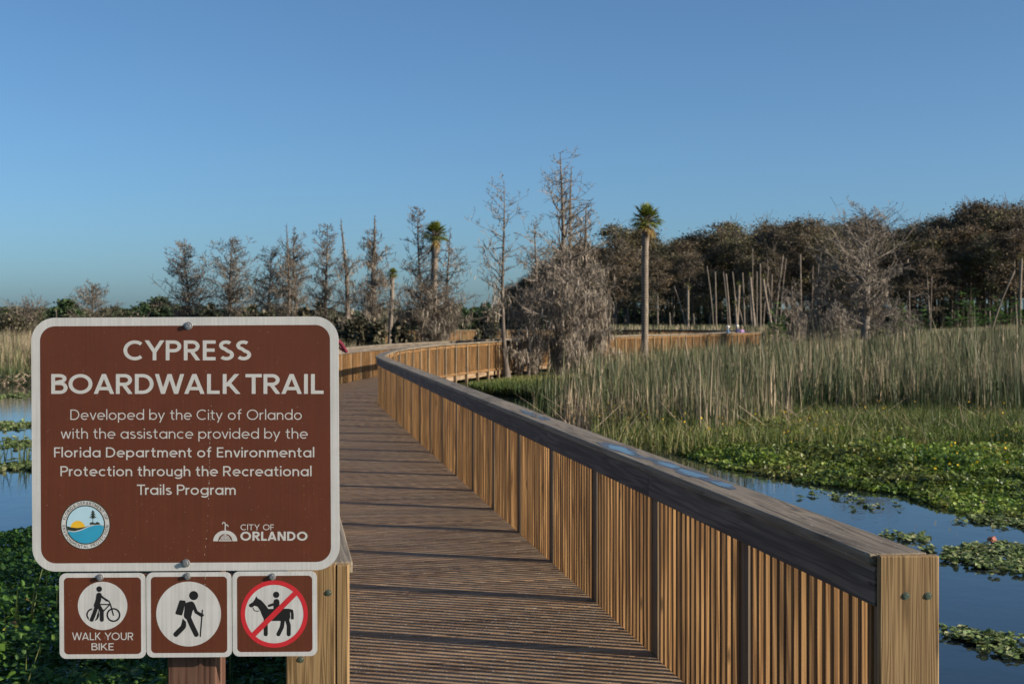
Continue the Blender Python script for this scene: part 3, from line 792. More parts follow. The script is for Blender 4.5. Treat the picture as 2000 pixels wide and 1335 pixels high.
d.line(C((945, 712), (932, 745), (924, 778)), 48 * u); d.poly(C((908, 700), (935, 690), (925, 790), (900, 775)))
d.line(C((926, 782), (950, 838), (978, 896)), 32 * u); d.line(C((900, 838), (894, 852), (850, 896)), 32 * u)
d.poly(C((893, 796), (915, 818), (912, 856), (880, 850)))
d.line(C((962, 715), (978, 756), (1012, 776)), 21 * u); x, y = sc(1018, 775); d.disc(x, y, 9 * u, 16); d.line(C((1017, 744), (1004, 908)), 8.5 * u)
d.build('hiker_symbol', 'ink', p2); streak(p2, [(401, 1122), (399, 1170)], 1.5)
p3 = plaque('no_horses_sign', 454, 1115, 619, 1280.5, 'small brown sign with a horse rider crossed out by a red ring and bar')
d = Dec(.0009); x, y = sc(1470, 768); d.disc(x, y, 190 * u, 80); d.build('symbol_disc', 'white', p3)
d = Dec(.0012)
d.poly(C((1357, 655), (1364, 668), (1388, 682), (1412, 708), (1434, 738), (1450, 760), (1446, 812), (1408, 808), (1392, 776), (1380, 745), (1364, 722), (1346, 716), (1330, 726), (1318, 726), (1310, 718), (1312, 707), (1334, 694), (1346, 678)))
d.poly(C((1425, 736), (1556, 734), (1570, 746), (1571, 790), (1562, 812), (1430, 812), (1398, 790)))
d.line(C((1416, 800), (1416, 895)), 26 * u); d.line(C((1525, 800), (1518, 850), (1496, 895)), 26 * u); d.line(C((1548, 795), (1561, 840), (1561, 895)), 26 * u)
d.line(C((1556, 743), (1580, 748), (1584, 765), (1584, 802)), 18 * u, False); x, y = sc(1580, 748); d.disc(x, y, 9 * u, 16)
x, y = sc(1482, 647); d.disc(x, y, 20 * u, 30); d.line(C((1484, 692), (1484, 742)), 38 * u); d.line(C((1474, 704), (1437, 716)), 16 * u)
d.line(C((1336, 728), (1342, 744), (1358, 751), (1374, 748)), 5 * u)
d.build('rider_symbol', 'ink', p3)
d = Dec(.0026); x, y = sc(1470, 768); d.ring(x, y, 184 * u, 212 * u); d.line(C((1606, 634), (1336, 902)), 33 * u, False); d.build('prohibition_ring', 'red', p3)
for pr, px, py in ((p1, 195, 1127), (p2, 366, 1124.5), (p3, 532, 1125.5)):
    q = at(px, py, SY); screw((q.x, SY - .001, q.z), (0, -1, 0), .0072, pr, 'zinc', 'bolt', True)
# post carrying the sheets
pw = 95 * 4.175 / F
q = at(373.5, 1300, 4.175)
root = empty('sign_post', (q.x, SY + .03 + pw / 2, -.15), 'square brown stained timber post under the trail signs', 'post')
m = MB(); m.box((q.x, SY + .0315 + pw / 2, .76), ax, (pw / 2, pw / 2, 1.06), 2, tone=.5); m.build('timber', M['signpost'], root, bevel=.004)
for y0, y1, xa, xb in ((1120, 1146, 130, 606), (640, 672, 130, 600), (1060, 1094, 130, 600)):
    e0, e1 = at(xa, y1, SY), at(xb, y0, SY)
    m = MB(); m.box(((e0.x + e1.x) / 2, SY + .0170, (e0.z + e1.z) / 2), ax, ((e1.x - e0.x) / 2, .0135, (e1.z - e0.z) / 2), 0, tone=.5); m.build('crossbar', M['signpost'], root)
#@@VEG
# ---------------------------------------------------------------- reeds, grasses, floating leaves (nobody could count them)
def stuff(name, V, faces, attrs, mt, label, cat):
    o = link(name, np_mesh(name, V, faces, attrs), M[mt]); return tag(o, label, cat, kind='stuff')

def grow(P, hgt, width, lean, v):
    n = len(P); a = rng.uniform(0, 2 * np.pi, n); l = np.abs(rng.normal(0, lean, n)) * hgt
    D = np.stack([np.cos(a) * l, np.sin(a) * l, hgt], 1)
    bend = np.stack([-np.cos(a) * l * .12, -np.sin(a) * l * .12, np.zeros(n)], 1)
    return blades(P, D, width, rng.uniform(0, np.pi, n), v, bend)

def right_x(y):      # outside of the right-hand railing
    return np.interp(y, PATH[:, 1][:220], PATH[:, 0][:220]) if False else np.array([max([p[0] for p in PATH if abs(p[1] - yy) < 1.5] or [-99]) for yy in np.atleast_1d(y)])
gy = np.linspace(0, 112, 113); RX = np.interp(gy, *zip(*[(p[1], p[0]) for p in PATH if p[1] <= 112 and p[0] < 19]))
def rx_of(y): return np.interp(y, gy, RX)
def near_walk(x, y, pad=.5):
    r_ = rx_of(y); 
    return (x > r_ - WIDE - .45 - pad) & (x < r_ + .3 + pad) & (y < 113)

# tall reeds on the right
def scatter(n, y0, y1, fx0, fx1, power=1.0):
    y = y0 + (y1 - y0) * rng.uniform(0, 1, n) ** power; x0, x1 = fx0(y), fx1(y)
    return x0 + (x1 - x0) * rng.uniform(0, 1, n), y
x, y = scatter(120000, 27.5, 84, lambda y: np.interp(y, [27, 31, 34, 40, 50, 58, 70, 84], [3.0, 1.5, .45, .7, 1.6, 2.2, 5.0, 11]), lambda y: .43 * y + 2, 1.35)
ratio = x / y
front = np.interp(ratio, [-.1, .02, .10, .15, .20, .26, .30, .45], [34, 33.5, 30.5, 28.5, 35, 35.5, 34, 34]) + 1.6 * noise2(x, y, .8, 9)
edge = x - np.interp(y, [27, 31, 34, 40, 50, 58, 70, 84], [3.0, 1.5, .45, .7, 1.6, 2.2, 5.0, 11])
dens = (.6 + .65 * noise2(x, y, .55, 11)) * np.clip(.3 + edge * .7, 0, 1)
keep = (y > front) & (rng.uniform(0, 1, len(x)) < dens) & ~near_walk(x, y, 1.0)
x, y = x[keep], y[keep]; ratio = x / y
h = (1.02 + 3.3 * np.clip(ratio - .06, -.02, .34)) * rng.uniform(.35, 1.15, len(x)) * (1 + .33 * noise2(x, y, .7, 13))
tall = rng.uniform(0, 1, len(x)) < .02; h[tall] *= 1.35
cl = rng.integers(0, len(x), 1500); who = rng.integers(0, 1500, len(x)); inc = rng.uniform(0, 1, len(x)) < .55; csz = rng.uniform(.1, .4, 1500)[who]
x = np.where(inc, x[cl][who] + rng.normal(0, 1, len(x)) * csz, x); y = np.where(inc, y[cl][who] + rng.normal(0, 1, len(x)) * csz, y)
h = np.where(inc, (.35 * h + .65 * h[cl][who]) * rng.uniform(.5, 1.35, 1500)[who] * rng.uniform(.85, 1.1, len(x)), h * rng.uniform(.6, 1.0, len(x)))
v = np.clip(.31 + .5 * noise2(x, y, .6, 15) + rng.normal(0, .26, len(x)) + np.where(inc, rng.normal(0, .3, 1500)[who], 0), 0, 1)
P = np.stack([x, y, np.full(len(x), WATER + .02)], 1)
V, Q, T, va, ta = grow(P, h, np.clip(.006 + .00042 * y, .01, .05) * rng.uniform(.4, 1.5, len(x)), .16, v)
stuff('reed_bed', V, [Q, T], {'v': va, 't': ta}, 'reed', 'tall dry and green reeds standing across the marsh right of the boardwalk', 'reeds')
# broken, leaning reeds at the front edge
n = 420
x, y = scatter(n, 27.5, 35, lambda y: y * .03, lambda y: y * .38); h = rng.uniform(.6, 1.5, n)
a = rng.uniform(0, 6.28, n); D = np.stack([np.cos(a) * h * .9, np.sin(a) * h * .9, h * rng.uniform(.05, .7, n)], 1)
V, Q, T, va, ta = blades(np.stack([x, y, np.full(n, WATER + .1)], 1), D, np.full(n, .018), rng.uniform(0, 3.1, n), np.full(n, .95))
stuff('broken_reeds', V, [Q, T], {'v': va, 't': ta}, 'reed', 'pale broken reed stems leaning at the front of the reed bed', 'reeds')

# far marsh: sparse, wider blades out to the wood
x, y = scatter(60000, 78, 205, lambda y: np.where(y < 112, rx_of(y) + .8, -.22 * y), lambda y: .5 * y, 1.2)
keep = ~near_walk(x, y, .8); 
for i in range(0, len(PATH), 6):      # keep off the returning loop
    if PATH[i][1] > 105: keep &= np.hypot(x - PATH[i][0], y - PATH[i][1]) > 3.2
x, y = x[keep], y[keep]; n = len(x)
h = np.interp(x / y, [-.2, .05, .18, .36], [.55, .6, .9, 1.9]) * rng.uniform(.6, 1.2, n)
h = np.where(y > 150, np.minimum(h, 1.5), h)
h = np.where((y > 138) & (x / y > .045) & (x / y < .19), 1.95 * rng.uniform(.75, 1.1, n), h)
v = np.clip(.42 + .4 * noise2(x, y, .12, 21) + rng.normal(0, .2, n), 0, 1)
V, Q, T, va, ta = grow(np.stack([x, y, np.full(n, -.52)], 1), h, .05 + .0011 * y * rng.uniform(.6, 1.2, n), .1, v)
stuff('far_marsh_grass', V, [Q, T], {'v': va, 't': ta}, 'reed', 'distant marsh grass between the boardwalk and the wood', 'grass')

# left bank reeds
x, y = scatter(30000, 55.5, 100, lambda y: -.42 * y - 3, lambda y: np.minimum(rx_of(y) - 3.0, -4), 1.6)
keep = (y > shore(x) + .8); x, y = x[keep], y[keep]; n = len(x)
h = np.where(y < 60, .7, np.interp(y, [60, 66, 100], [1.3, 2.0, 1.6])) * rng.uniform(.6, 1.15, n) * np.interp(x, [-12, -6], [1, .45])
v = np.clip(np.where(y < 59, .25, .62) + .2 * noise2(x, y, .4, 23) + rng.normal(0, .2, n), 0, 1)
V, Q, T, va, ta = grow(np.stack([x, y, np.full(n, -.52)], 1), h, np.full(n, .03) * rng.uniform(.6, 1.4, n), .12, v)
stuff('left_reeds', V, [Q, T], {'v': va, 't': ta}, 'reed', 'tall tan reeds on the bank left of the boardwalk, behind the pond', 'reeds')
# crumbling brown edge of the left bank
x, y = scatter(2600, 0, 1, lambda y: y * 0 - 34, lambda y: y * 0 - 6.2); y = shore(x) + rng.uniform(-1.2, 1.8, len(x)); n = len(x)
a = rng.uniform(0, 6.28, n); l = rng.uniform(.15, .5, n)
V, Q, T, va, ta = blades(np.stack([x, y, np.full(n, WATER + .0)+ rng.uniform(0, .35, n)], 1), np.stack([np.cos(a) * l, np.sin(a) * l, rng.uniform(-.2, .25, n)], 1), np.full(n, .05), rng.uniform(0, 3, n), np.full(n, .93))
stuff('dead_thatch', V, [Q, T], {'v': va, 't': ta}, 'reed', 'collapsed brown thatch along the far edge of the left pond', 'reeds')

# bright short grass on the inlet bank and among the reeds
x, y = scatter(30000, 45, 60, lambda y: np.minimum(rx_of(y) + .7, 3), lambda y: np.interp(y, [45, 60], [3.0, 4.5]))
keep = (y > shore(x) + .1 + .5 * noise2(x, y, 1.2, 31)) & (x > rx_of(y) + .8); x, y = x[keep], y[keep]; n = len(x)
h = rng.uniform(.14, .42, n) * np.interp(y, [46, 54], [1, .7]); v = np.clip(.35 + (y - 50) * .06 + rng.normal(0, .2, n), 0, 1)
V, Q, T, va, ta = grow(np.stack([x, y, np.full(n, -.56)], 1), h, np.full(n, .04), .45, v)
stuff('bank_grass', V, [Q, T], {'v': va, 't': ta}, 'grass', 'bright short grass on the low bank beside the curving railing', 'grass')
x, y = scatter(42000, 26, 38, lambda y: .055 * y, lambda y: .44 * y)
keep = rng.uniform(0, 1, len(x)) < np.interp(x / y, [.05, .14, .2], [.15, .45, 1]); x, y = x[keep], y[keep]; n = len(x)
h = rng.uniform(.12, .55, n) * (1 + .4 * noise2(x, y, 1.3, 34)); v = np.clip(.5 + .35 * noise2(x, y, .9, 33) + rng.normal(0, .3, n), 0, 1)
V, Q, T, va, ta = grow(np.stack([x, y, np.full(n, WATER + .04)], 1), h, np.full(n, .015), .4, v)
stuff('meadow_grass', V, [Q, T], {'v': va, 't': ta}, 'grass', 'short green grass in front of the tall reeds on the right', 'grass')

# leaf mat along the right-hand water
def front_y(x): return np.interp(x, [.3, 1.1, 2.2, 3.6, 4.35, 5.1, 5.5, 5.8, 6.3, 7.5, 12], [45, 38.5, 31.5, 24.2, 22.3, 21.2, 20.0, 18.8, 18.0, 17, 16])
n = 260000
y = rng.uniform(14.5, 34, n); x = rng.uniform(.02, .46, n) * y
ed = y - front_y(x) - 1.1 * noise2(x, y, .9, 41) - .35 * noise2(x, y, 3.5, 42)
keep = (ed > 0) & (rng.uniform(0, 1, n) < np.clip(.35 + ed * .3, 0, 1) * np.interp(y, [26, 34], [1, .5])); x, y, ed = x[keep], y[keep], ed[keep]; n = len(x)
hum = np.clip(ed * .22, 0, 1) * (.2 + .15 * noise2(x, y, 2.2, 43)) + .03
z = WATER + .015 + hum * rng.uniform(.1, 1.15, n)
v = np.clip(.38 + .28 * noise2(x, y, 1.1, 45) + rng.normal(0, .2, n), 0, 1)
V, Fh, va = leaves(np.stack([x, y, z], 1), rng.uniform(.010, .029, n) * rng.choice([.7, 1, 1, 1.5], n), np.abs(rng.normal(.55, .5, n)), v, 1.35)
stuff('leaf_mat', V, [Fh], {'v': va}, 'mat_leaf', 'thick floating mat of green and browning leaves at the water edge on the right', 'water plants')
# yellow flowers
n = 700
y = rng.uniform(20, 36, n); x = rng.uniform(.05, .38, n) * y; keep = (y > front_y(x) + 1.5) & (noise2(x, y, .8, 47) > -.1); x, y = x[keep], y[keep]
n2_ = 60; x = np.concatenate([x, rng.normal(2.25, .5, n2_)]); y = np.concatenate([y, rng.normal(31.5, .7, n2_)]); n = len(x)
V, Fh, va = leaves(np.stack([x, y, WATER + rng.uniform(.3, .6, n)], 1), rng.uniform(.009, .024, n), rng.uniform(.3, 1.4, n), rng.uniform(0, 1, n))
stuff('yellow_flowers', V, [Fh], {'v': va}, 'flower', 'small yellow flowers scattered over the leaf mat and grass', 'flowers')

# floating lettuce rafts; each raft is a thing
def raft(pts, n, spread, label, size=(.018, .036), grp='floating plant rafts on the right-hand water'):
    C_ = []
    for (px, py), (qx, qy) in zip(pts[:-1], pts[1:]):
        for _ in range(n // (len(pts) - 1)):
            t = rng.uniform(); px_, py_ = px + (qx - px) * t, py + (qy - py) * t
            Y_ = (EYE - WATER) * F / (py_ - HZ); C_.append(((px_ - 1000) * Y_ / F + rng.normal(0, spread), Y_ + rng.normal(0, spread * 1.6)))
    C_ = np.array(C_); nz = noise2(C_[:, 0], C_[:, 1], 4.0, 51); C_ = C_[nz > -.15]
    k = 6; P = np.repeat(C_, k, axis=0) + rng.normal(0, .022, (len(C_) * k, 2))
    P = np.concatenate([P, WATER + .008 + rng.uniform(0, .035, (len(P), 1))], 1)
    c0 = P.mean(0); V, Fh, va = leaves(P - c0, rng.uniform(size[0], size[1], len(P)), np.abs(rng.normal(.25, .35, len(P))), rng.uniform(0, 1, len(P)), 1.1)
    o = link('floating_plants', np_mesh('floating_plants', V, [Fh], {'v': va}), M['lettuce'], loc=c0); tag(o, label, 'water plants', kind='stuff')
raft([(1845, 1238), (1915, 1246), (1960, 1252)], 60, .07, 'small pale floating raft just right of the end board, nearest of the rafts')
raft([(1900, 1258), (1985, 1282), (2040, 1280)], 30, .05, 'thin pale floating raft reaching the right edge below the nearest raft')
raft([(1740, 1058), (1830, 1062), (1900, 1070), (2010, 1085)], 300, .20, 'long pale floating raft behind the end board top')
raft([(1840, 1085), (1940, 1105), (2030, 1108)], 170, .16, 'dark-edged floating raft between the long raft and open water')
raft([(1890, 1020), (1960, 1018), (2040, 1030)], 120, .16, 'broken floating raft closest to the leaf mat')
raft([(1560, 962), (1640, 972), (1760, 1000)], 45, .2, 'sparse floating leaves beyond the railing cap, in the tree reflection')
GL = 'floating plant strips on the left-hand pond'
raft([(-40, 830), (20, 833), (75, 831)], 240, .35, 'dark floating strip on the left pond, farthest of the dense strips', grp=GL, size=(.03, .06))
raft([(-40, 866), (20, 864), (80, 868)], 220, .28, 'bright green floating strip in the middle of the left pond', grp=GL, size=(.03, .05))
raft([(-50, 908), (10, 912), (90, 906)], 220, .25, 'floating strip on the left pond with upright shoots, nearest of the strips', grp=GL, size=(.03, .05))
raft([(-40, 775), (20, 772), (70, 770)], 160, .5, 'pale thin floating strip near the far bank of the left pond', grp=GL, size=(.03, .05))
n = 140
x = rng.normal(-8.4, .7, n); y = rng.normal(24.6, .5, n); x2 = rng.normal(-10.6, .5, 60); y2 = rng.normal(33.8, .4, 60)
x, y = np.concatenate([x, x2]), np.concatenate([y, y2]); n = len(x)
V, Q, T, va, ta = grow(np.stack([x, y, np.full(n, WATER)], 1), rng.uniform(.2, .6, n), np.full(n, .016), .3, rng.uniform(.1, .5, n))
stuff('pond_shoots', V, [Q, T], {'v': va, 't': ta}, 'grass', 'upright green shoots growing out of the strips on the left pond', 'water plants')
# a pinkish leaf ball among the rafts
q = at(1938, 1060, (EYE - WATER) * F / (1062 - HZ))
bm = bmesh.new(); bmesh.ops.create_icosphere(bm, subdivisions=2, radius=.05)
for vv in bm.verts: vv.co *= 1 + .25 * math.sin(vv.co.x * 90) * math.cos(vv.co.y * 70); vv.co.z *= .75
me = bpy.data.meshes.new('seed_head'); bm.to_mesh(me); bm.free(); M['pink'] = plain('faded_pink_seed_head', (.32, .13, .09), .8, .2, var=.25)
tag(link('seed_head', me, M['pink'], loc=(q.x, q.y, WATER + .05)), 'small round pinkish seed head on the floating rafts', 'plant')

# near plants on the shaded left side
n = 130000
y = 5.6 + 12.6 * rng.uniform(0, 1, n) ** 1.15; xr = 1.254 - .1588 * (y - 4.852) - WIDE - .32
x = xr + .9 - rng.uniform(0, 1, n) ** 1.1 * (4.1 + .30 * y)
ed = 17.3 - y + .9 * noise2(x, y, 1.1, 61)
keep = ed > 0; x, y, ed = x[keep], y[keep], ed[keep]; n = len(x)
hum = np.clip(ed * .4, 0, 1) * (.22 + .14 * noise2(x, y, 1.6, 63))
z = WATER + .01 + np.clip(hum, .02, 1) * rng.uniform(.1, 1.2, n)
v = np.clip(.42 + .25 * noise2(x, y, 1.3, 65) + rng.normal(0, .2, n), 0, 1)
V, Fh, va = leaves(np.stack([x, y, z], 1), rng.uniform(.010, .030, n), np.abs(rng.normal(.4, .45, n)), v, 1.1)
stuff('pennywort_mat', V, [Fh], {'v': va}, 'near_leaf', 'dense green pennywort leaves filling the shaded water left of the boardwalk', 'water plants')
n = 260
y = rng.uniform(6.2, 12, n); xr = 1.254 - .1588 * (y - 4.852) - WIDE - .35; x = xr - rng.uniform(0, 3.6, n)
V, Q, T, va, ta = grow(np.stack([x, y, np.full(n, WATER)], 1), rng.uniform(.3, .75, n), rng.uniform(.006, .016, n), .22, rng.uniform(.2, .8, n))
stuff('grass_shoots', V, [Q, T], {'v': va, 't': ta}, 'grass', 'thin grass shoots standing in the pennywort below the signs', 'grass')
#@@TREES
# ---------------------------------------------------------------- trees
def unit(v): return v / max(np.linalg.norm(v), 1e-9)
def cypress_parts(seed, h, rad, n_br=34, moss=600, low=.15, flat=False, bare_top=0.0, rise=.25, tr=.020, sweep=1.0, mlen=1.0, dense=1.0, rmin=.008, mtop=.75):
    """bare pond cypress: returns trunk segments, twig segments, moss ribbons"""
    g = random.Random(seed); tk, tw, tips = [], [], []
    lean = np.array([g.uniform(-.05, .05), g.uniform(-.05, .05)])
    def axis(t): return np.array([lean[0] * h * t + .012 * h * math.sin(5 * t + seed), lean[1] * h * t + .012 * h * math.cos(4 * t + seed * 2), h * t])
    def trad(t): return h * tr * ((1 - t) ** .8 * .9 + .06) + h * tr * 1.1 * math.exp(-t * 16)
    def seg(L_, a, b, r0, r1): L_.append((a, b, max(r0, rmin), max(r1, rmin * .8)))
    N = 14
    for i in range(N): seg(tk, axis(i / N), axis((i + 1) / N), trad(i / N), trad((i + 1) / N))
    for i in range(n_br):
        t = low + (.985 - low) * ((i + g.random()) / n_br); p = axis(t); u = (t - low) / (1 - low)
        az = g.uniform(0, 6.283)
        prof = (1.0 - .75 * u ** 1.6) if not flat else (.75 + .55 * u - 1.12 * u * u)
        prof *= min(1, .55 + u * 2.2)
        if t > 1 - bare_top: prof *= .22
        L = rad * prof * g.choice((.45, .7, .9, 1.05, 1.25)) * g.uniform(.85, 1.15)
        el = g.uniform(rise - .3, rise + .45)
        d = np.array([math.cos(az) * math.cos(el), math.sin(az) * math.cos(el), math.sin(el)])
        r = min(trad(t) * .45, .012 + L * .016); K = 6; pts = [p]
        for k in range(K):
            d = unit(d + np.array([g.uniform(-.28, .28), g.uniform(-.28, .28), g.uniform(-.14, .26) * sweep])); pts.append(pts[-1] + d * L / K)
        for k in range(K):
            seg(tk if L > rad * .6 and k < 3 else tw, pts[k], pts[k + 1], r * (1 - k / K * .85), r * (1 - (k + 1) / K * .85))
        tips.append((pts[-1], t))
        for sb in range(int(g.randint(4, 7) * dense)):
            k = g.randint(1, K); q = pts[k]; tips.append((q, t)); tips.append((q, t))
            e = unit((pts[min(k + 1, K)] - pts[k - 1]) / L * 2 + np.array([g.uniform(-1, 1), g.uniform(-1, 1), g.uniform(-.35, .8)]))
            l2 = L * g.uniform(.15, .42); q1 = q + e * l2 * .5; e2 = unit(e + np.array([g.uniform(-.5, .5), g.uniform(-.5, .5), g.uniform(-.1, .5)])); q2 = q1 + e2 * l2 * .5
            seg(tw, q, q1, r * .45, r * .3); seg(tw, q1, q2, r * .3, r * .16); tips.append((q2, t))
            for _ in range(4):
                f = unit(e + np.array([g.uniform(-1.1, 1.1), g.uniform(-1.1, 1.1), g.uniform(-.6, .9)])); b = q1 if g.random() < .5 else q2
                seg(tw, b, b + f * l2 * g.uniform(.25, .65), r * .2, r * .09)
    mo = []
    clumps = [(q, tt) for q, tt in tips if tt < mtop + .15 * g.random()]
    if moss and clumps:
        clumps = g.sample(clumps, max(6, int(len(clumps) * .33)))
        wts = [max(.06, 1.1 - tt) ** 1.5 for _, tt in clumps]
        for q, tt in g.choices(clumps, wts, k=moss):
            mo.append((q + np.array([g.gauss(0, .12), g.gauss(0, .12), g.gauss(0, .09)]), g.uniform(.10, .40) * mlen * (1.25 - .6 * tt), g.uniform(.010, .042), g.uniform(0, 3.14), g.random()))
    return tk, tw, mo

def moss_mesh(mo, name='moss'):
    P = np.array([m[0] for m in mo]); n = len(P); L = np.array([m[1] for m in mo])
    D = np.stack([rng.normal(0, .06, n), rng.normal(0, .06, n), -L], 1)
    V, Q, T, va, ta = blades(P, D, np.array([m[2] for m in mo]), np.array([m[3] for m in mo]), np.array([m[4] for m in mo]), np.stack([rng.normal(0, .05, n), rng.normal(0, .05, n), np.zeros(n)], 1))
    V = V.reshape(-1, 5, 3); V[:, 2:4, :] += (V[:, 2:4, :] - V[:, 2:4, :].mean(1, keepdims=True)) * .5; V = V.reshape(-1, 3)
    return np_mesh(name, V, [Q, T], {'v': va})

def tree(name, parts, loc, label, cat='tree', group=None, bark_='bark', twig='twig', sides=6):
    root = empty(name, loc, label, cat, group)
    tk, tw, mo = parts
    V, Q = tubes(tk, sides); link('trunk', np_mesh('trunk', V, [Q], smooth=True), M[bark_], root)
    if tw: V, Q = tubes(tw, 3); link('branches', np_mesh('branches', V, [Q]), M[twig], root)
    if mo: link('moss', moss_mesh(mo), M['moss'], root)
    return root
def cyp(px, ptop, Y, half, label, seed, moss=500, z0=-.55, name='cypress_tree', group=None, **kw):
    """px, ptop: column and row of the top in the photo; half: half width in photo pixels"""
    top = EYE - (ptop - HZ) * Y / F; bk = kw.pop('bark_', 'bark'); tg = kw.pop('twig', 'twig_dark' if 'behind the sign' in (group or '') else 'twig')
    parts = cypress_parts(seed, top - z0, half * (1.75 if 'behind the sign' in (group or '') else 1.45) * Y / F, moss=int(moss * (1.9 if 'behind the sign' in (group or '') else 1.0)), rmin=.00013 * Y, **kw)
    return tree(name, parts, ((px - 1000) * Y / F, Y, z0), label, group=group, bark_=bk, twig=tg)

G1 = 'mossy cypress group in front of the curving railing'
cyp(990, 352, 57, 62, 'slender bare cypress standing alone just left of the mossy cypress clump', 3, 160, n_br=34, low=.32, flat=True, group=G1, rise=.38, tr=.014, dense=1.3, mtop=.5)
cyp(1092, 296, 61, 75, 'tallest bare cypress, its open crown rising highest above the mossy clump', 5, 380, n_br=40, low=.38, flat=True, group=G1, rise=.32, tr=.021, dense=1.3, mtop=.45)
cyp(1126, 322, 62.5, 55, 'cypress with a thin bare spike top, right beside the tallest cypress', 8, 1100, n_br=56, low=.08, bare_top=.25, group=G1, mlen=1.2)
cyp(1045, 430, 60, 62, 'shorter twiggy cypress between the slender one and the tallest one', 11, 900, n_br=44, low=.08, flat=True, group=G1, mlen=1.25, mtop=.55, dense=1.2)
cyp(1158, 398, 63, 42, 'stocky cypress thick with hanging moss at the right end of the clump', 14, 1900, n_br=56, low=.06, group=G1, mlen=1.5, tr=.03, dense=1.5)
cyp(1095, 495, 58.5, 66, 'low broad cypress buried in grey moss at the front of the clump', 17, 2300, n_br=56, low=.10, flat=True, group=G1, mlen=1.4, dense=1.6, tr=.03)
cyp(1030, 560, 58, 40, 'low dark mossy cypress at the left foot of the clump', 19, 900, n_br=36, low=.10, flat=True, group=G1, mlen=1.2, dense=1.4)
cyp(1140, 520, 60, 48, 'low cypress with a broad pale trunk hung with moss curtains', 23, 2000, n_br=46, low=.16, flat=True, group=G1, mlen=1.7, dense=1.5, tr=.05)
cyp(960, 575, 58, 30, 'small crooked dead cypress left of the slender one, against the far railing', 29, 50, n_br=16, low=.45, group=G1, flat=True, dense=.7)

G2 = 'bare cypresses beyond the boardwalk behind the sign'
cyp(372, 478, 118, 40, 'rounded twiggy cypress above the left part of the sign, leftmost of the big bare ones', 31, 700, n_br=101, low=.15, group=G2, flat=False, dense=1.8)
cyp(450, 468, 116, 42, 'pointed grey cypress above the sign bolt, second of the big bare ones', 33, 800, n_br=107, low=.1, group=G2, dense=1.8)
cyp(525, 488, 112, 36, 'short open cypress left of the two thin spikes', 35, 500, n_br=87, low=.1, group=G2, dense=1.7)
cyp(560, 436, 110, 24, 'cypress with the left one of two thin spikes', 37, 600, n_br=76, low=.1, bare_top=.28, group=G2, mlen=1.2)
cyp(582, 440, 111, 34, 'cypress with the right one of two thin spikes', 39, 900, n_br=101, low=.1, bare_top=.15, group=G2, dense=1.7)
cyp(640, 438, 106, 30, 'airy flat-topped cypress between the spikes and the dark mossy pair', 41, 420, n_br=91, low=.12, group=G2, flat=True, dense=1.6)
cyp(680, 425, 104, 28, 'dark cypress with a bare needle top and knotted moss arms', 43, 700, n_br=74, low=.12, bare_top=.36, group=G2, mlen=1.4, tr=.026)
cyp(733, 420, 98, 27, 'thick moss-wrapped cypress with a needle top, left of the little palm', 47, 1900, n_br=101, low=.1, bare_top=.14, group=G2, mlen=1.3, tr=.034, dense=1.8)
cyp(826, 402, 88, 34, 'thin bare cypress directly left of the palm with two trunks beside it', 51, 130, n_br=74, low=.25, group=G2, flat=True, dense=1.6, tr=.015)
cyp(873, 440, 87, 36, 'half-dead cypress with ragged moss on the right of the palm', 53, 420, n_br=67, low=.2, bare_top=.18, group=G2, mlen=1.3, tr=.017, rise=.05)
cyp(838, 560, 85, 52, 'low mossy cypress thicket at the foot of the palm behind the railing', 57, 2400, n_br=101, low=.08, group=G2, flat=True, mlen=1.5, dense=2.0, tr=.04)
cyp(183, 556, 170, 32, 'small lopsided bare tree alone on the far left, above the sign corner', 59, 200, n_br=57, low=.25, group=G2, flat=True, dense=1.6, tr=.025)
cyp(60, 600, 165, 36, 'lowest brown thicket tree at the far left edge of the marsh', 60, 300, n_br=67, low=.1, flat=True, group=G2, dense=1.6)

G3 = 'grey dead trees in the right-hand marsh'
cyp(1692, 410, 92, 88, 'wide silver dead tree with sprawling limbs, largest in the right marsh', 61, 1500, n_br=92, low=.14, flat=True, group=G3, rise=.3, tr=.034, sweep=.6, twig='deadwood', bark_='deadwood', dense=1.7, mlen=1.2)
cyp(1548, 548, 90, 36, 'low grey tree just right of the railing end', 63, 900, n_br=44, low=.1, flat=True, group=G3, twig='deadwood', mlen=1.3, dense=1.4, tr=.028)
cyp(1600, 520, 93, 44, 'grey mossy tree left of the wide silver one', 65, 1200, n_br=50, low=.1, flat=True, group=G3, twig='deadwood', mlen=1.3, dense=1.5, tr=.03)
cyp(1640, 590, 86, 34, 'low mossy thicket at the left foot of the wide silver tree', 67, 1100, n_br=40, low=.1, flat=True, group=G3, twig='deadwood', mlen=1.1, dense=1.4)
cyp(1745, 590, 88, 40, 'low grey thicket at the right foot of the wide silver tree', 69, 700, n_br=40, low=.1, flat=True, group=G3, twig='deadwood', dense=1.3)

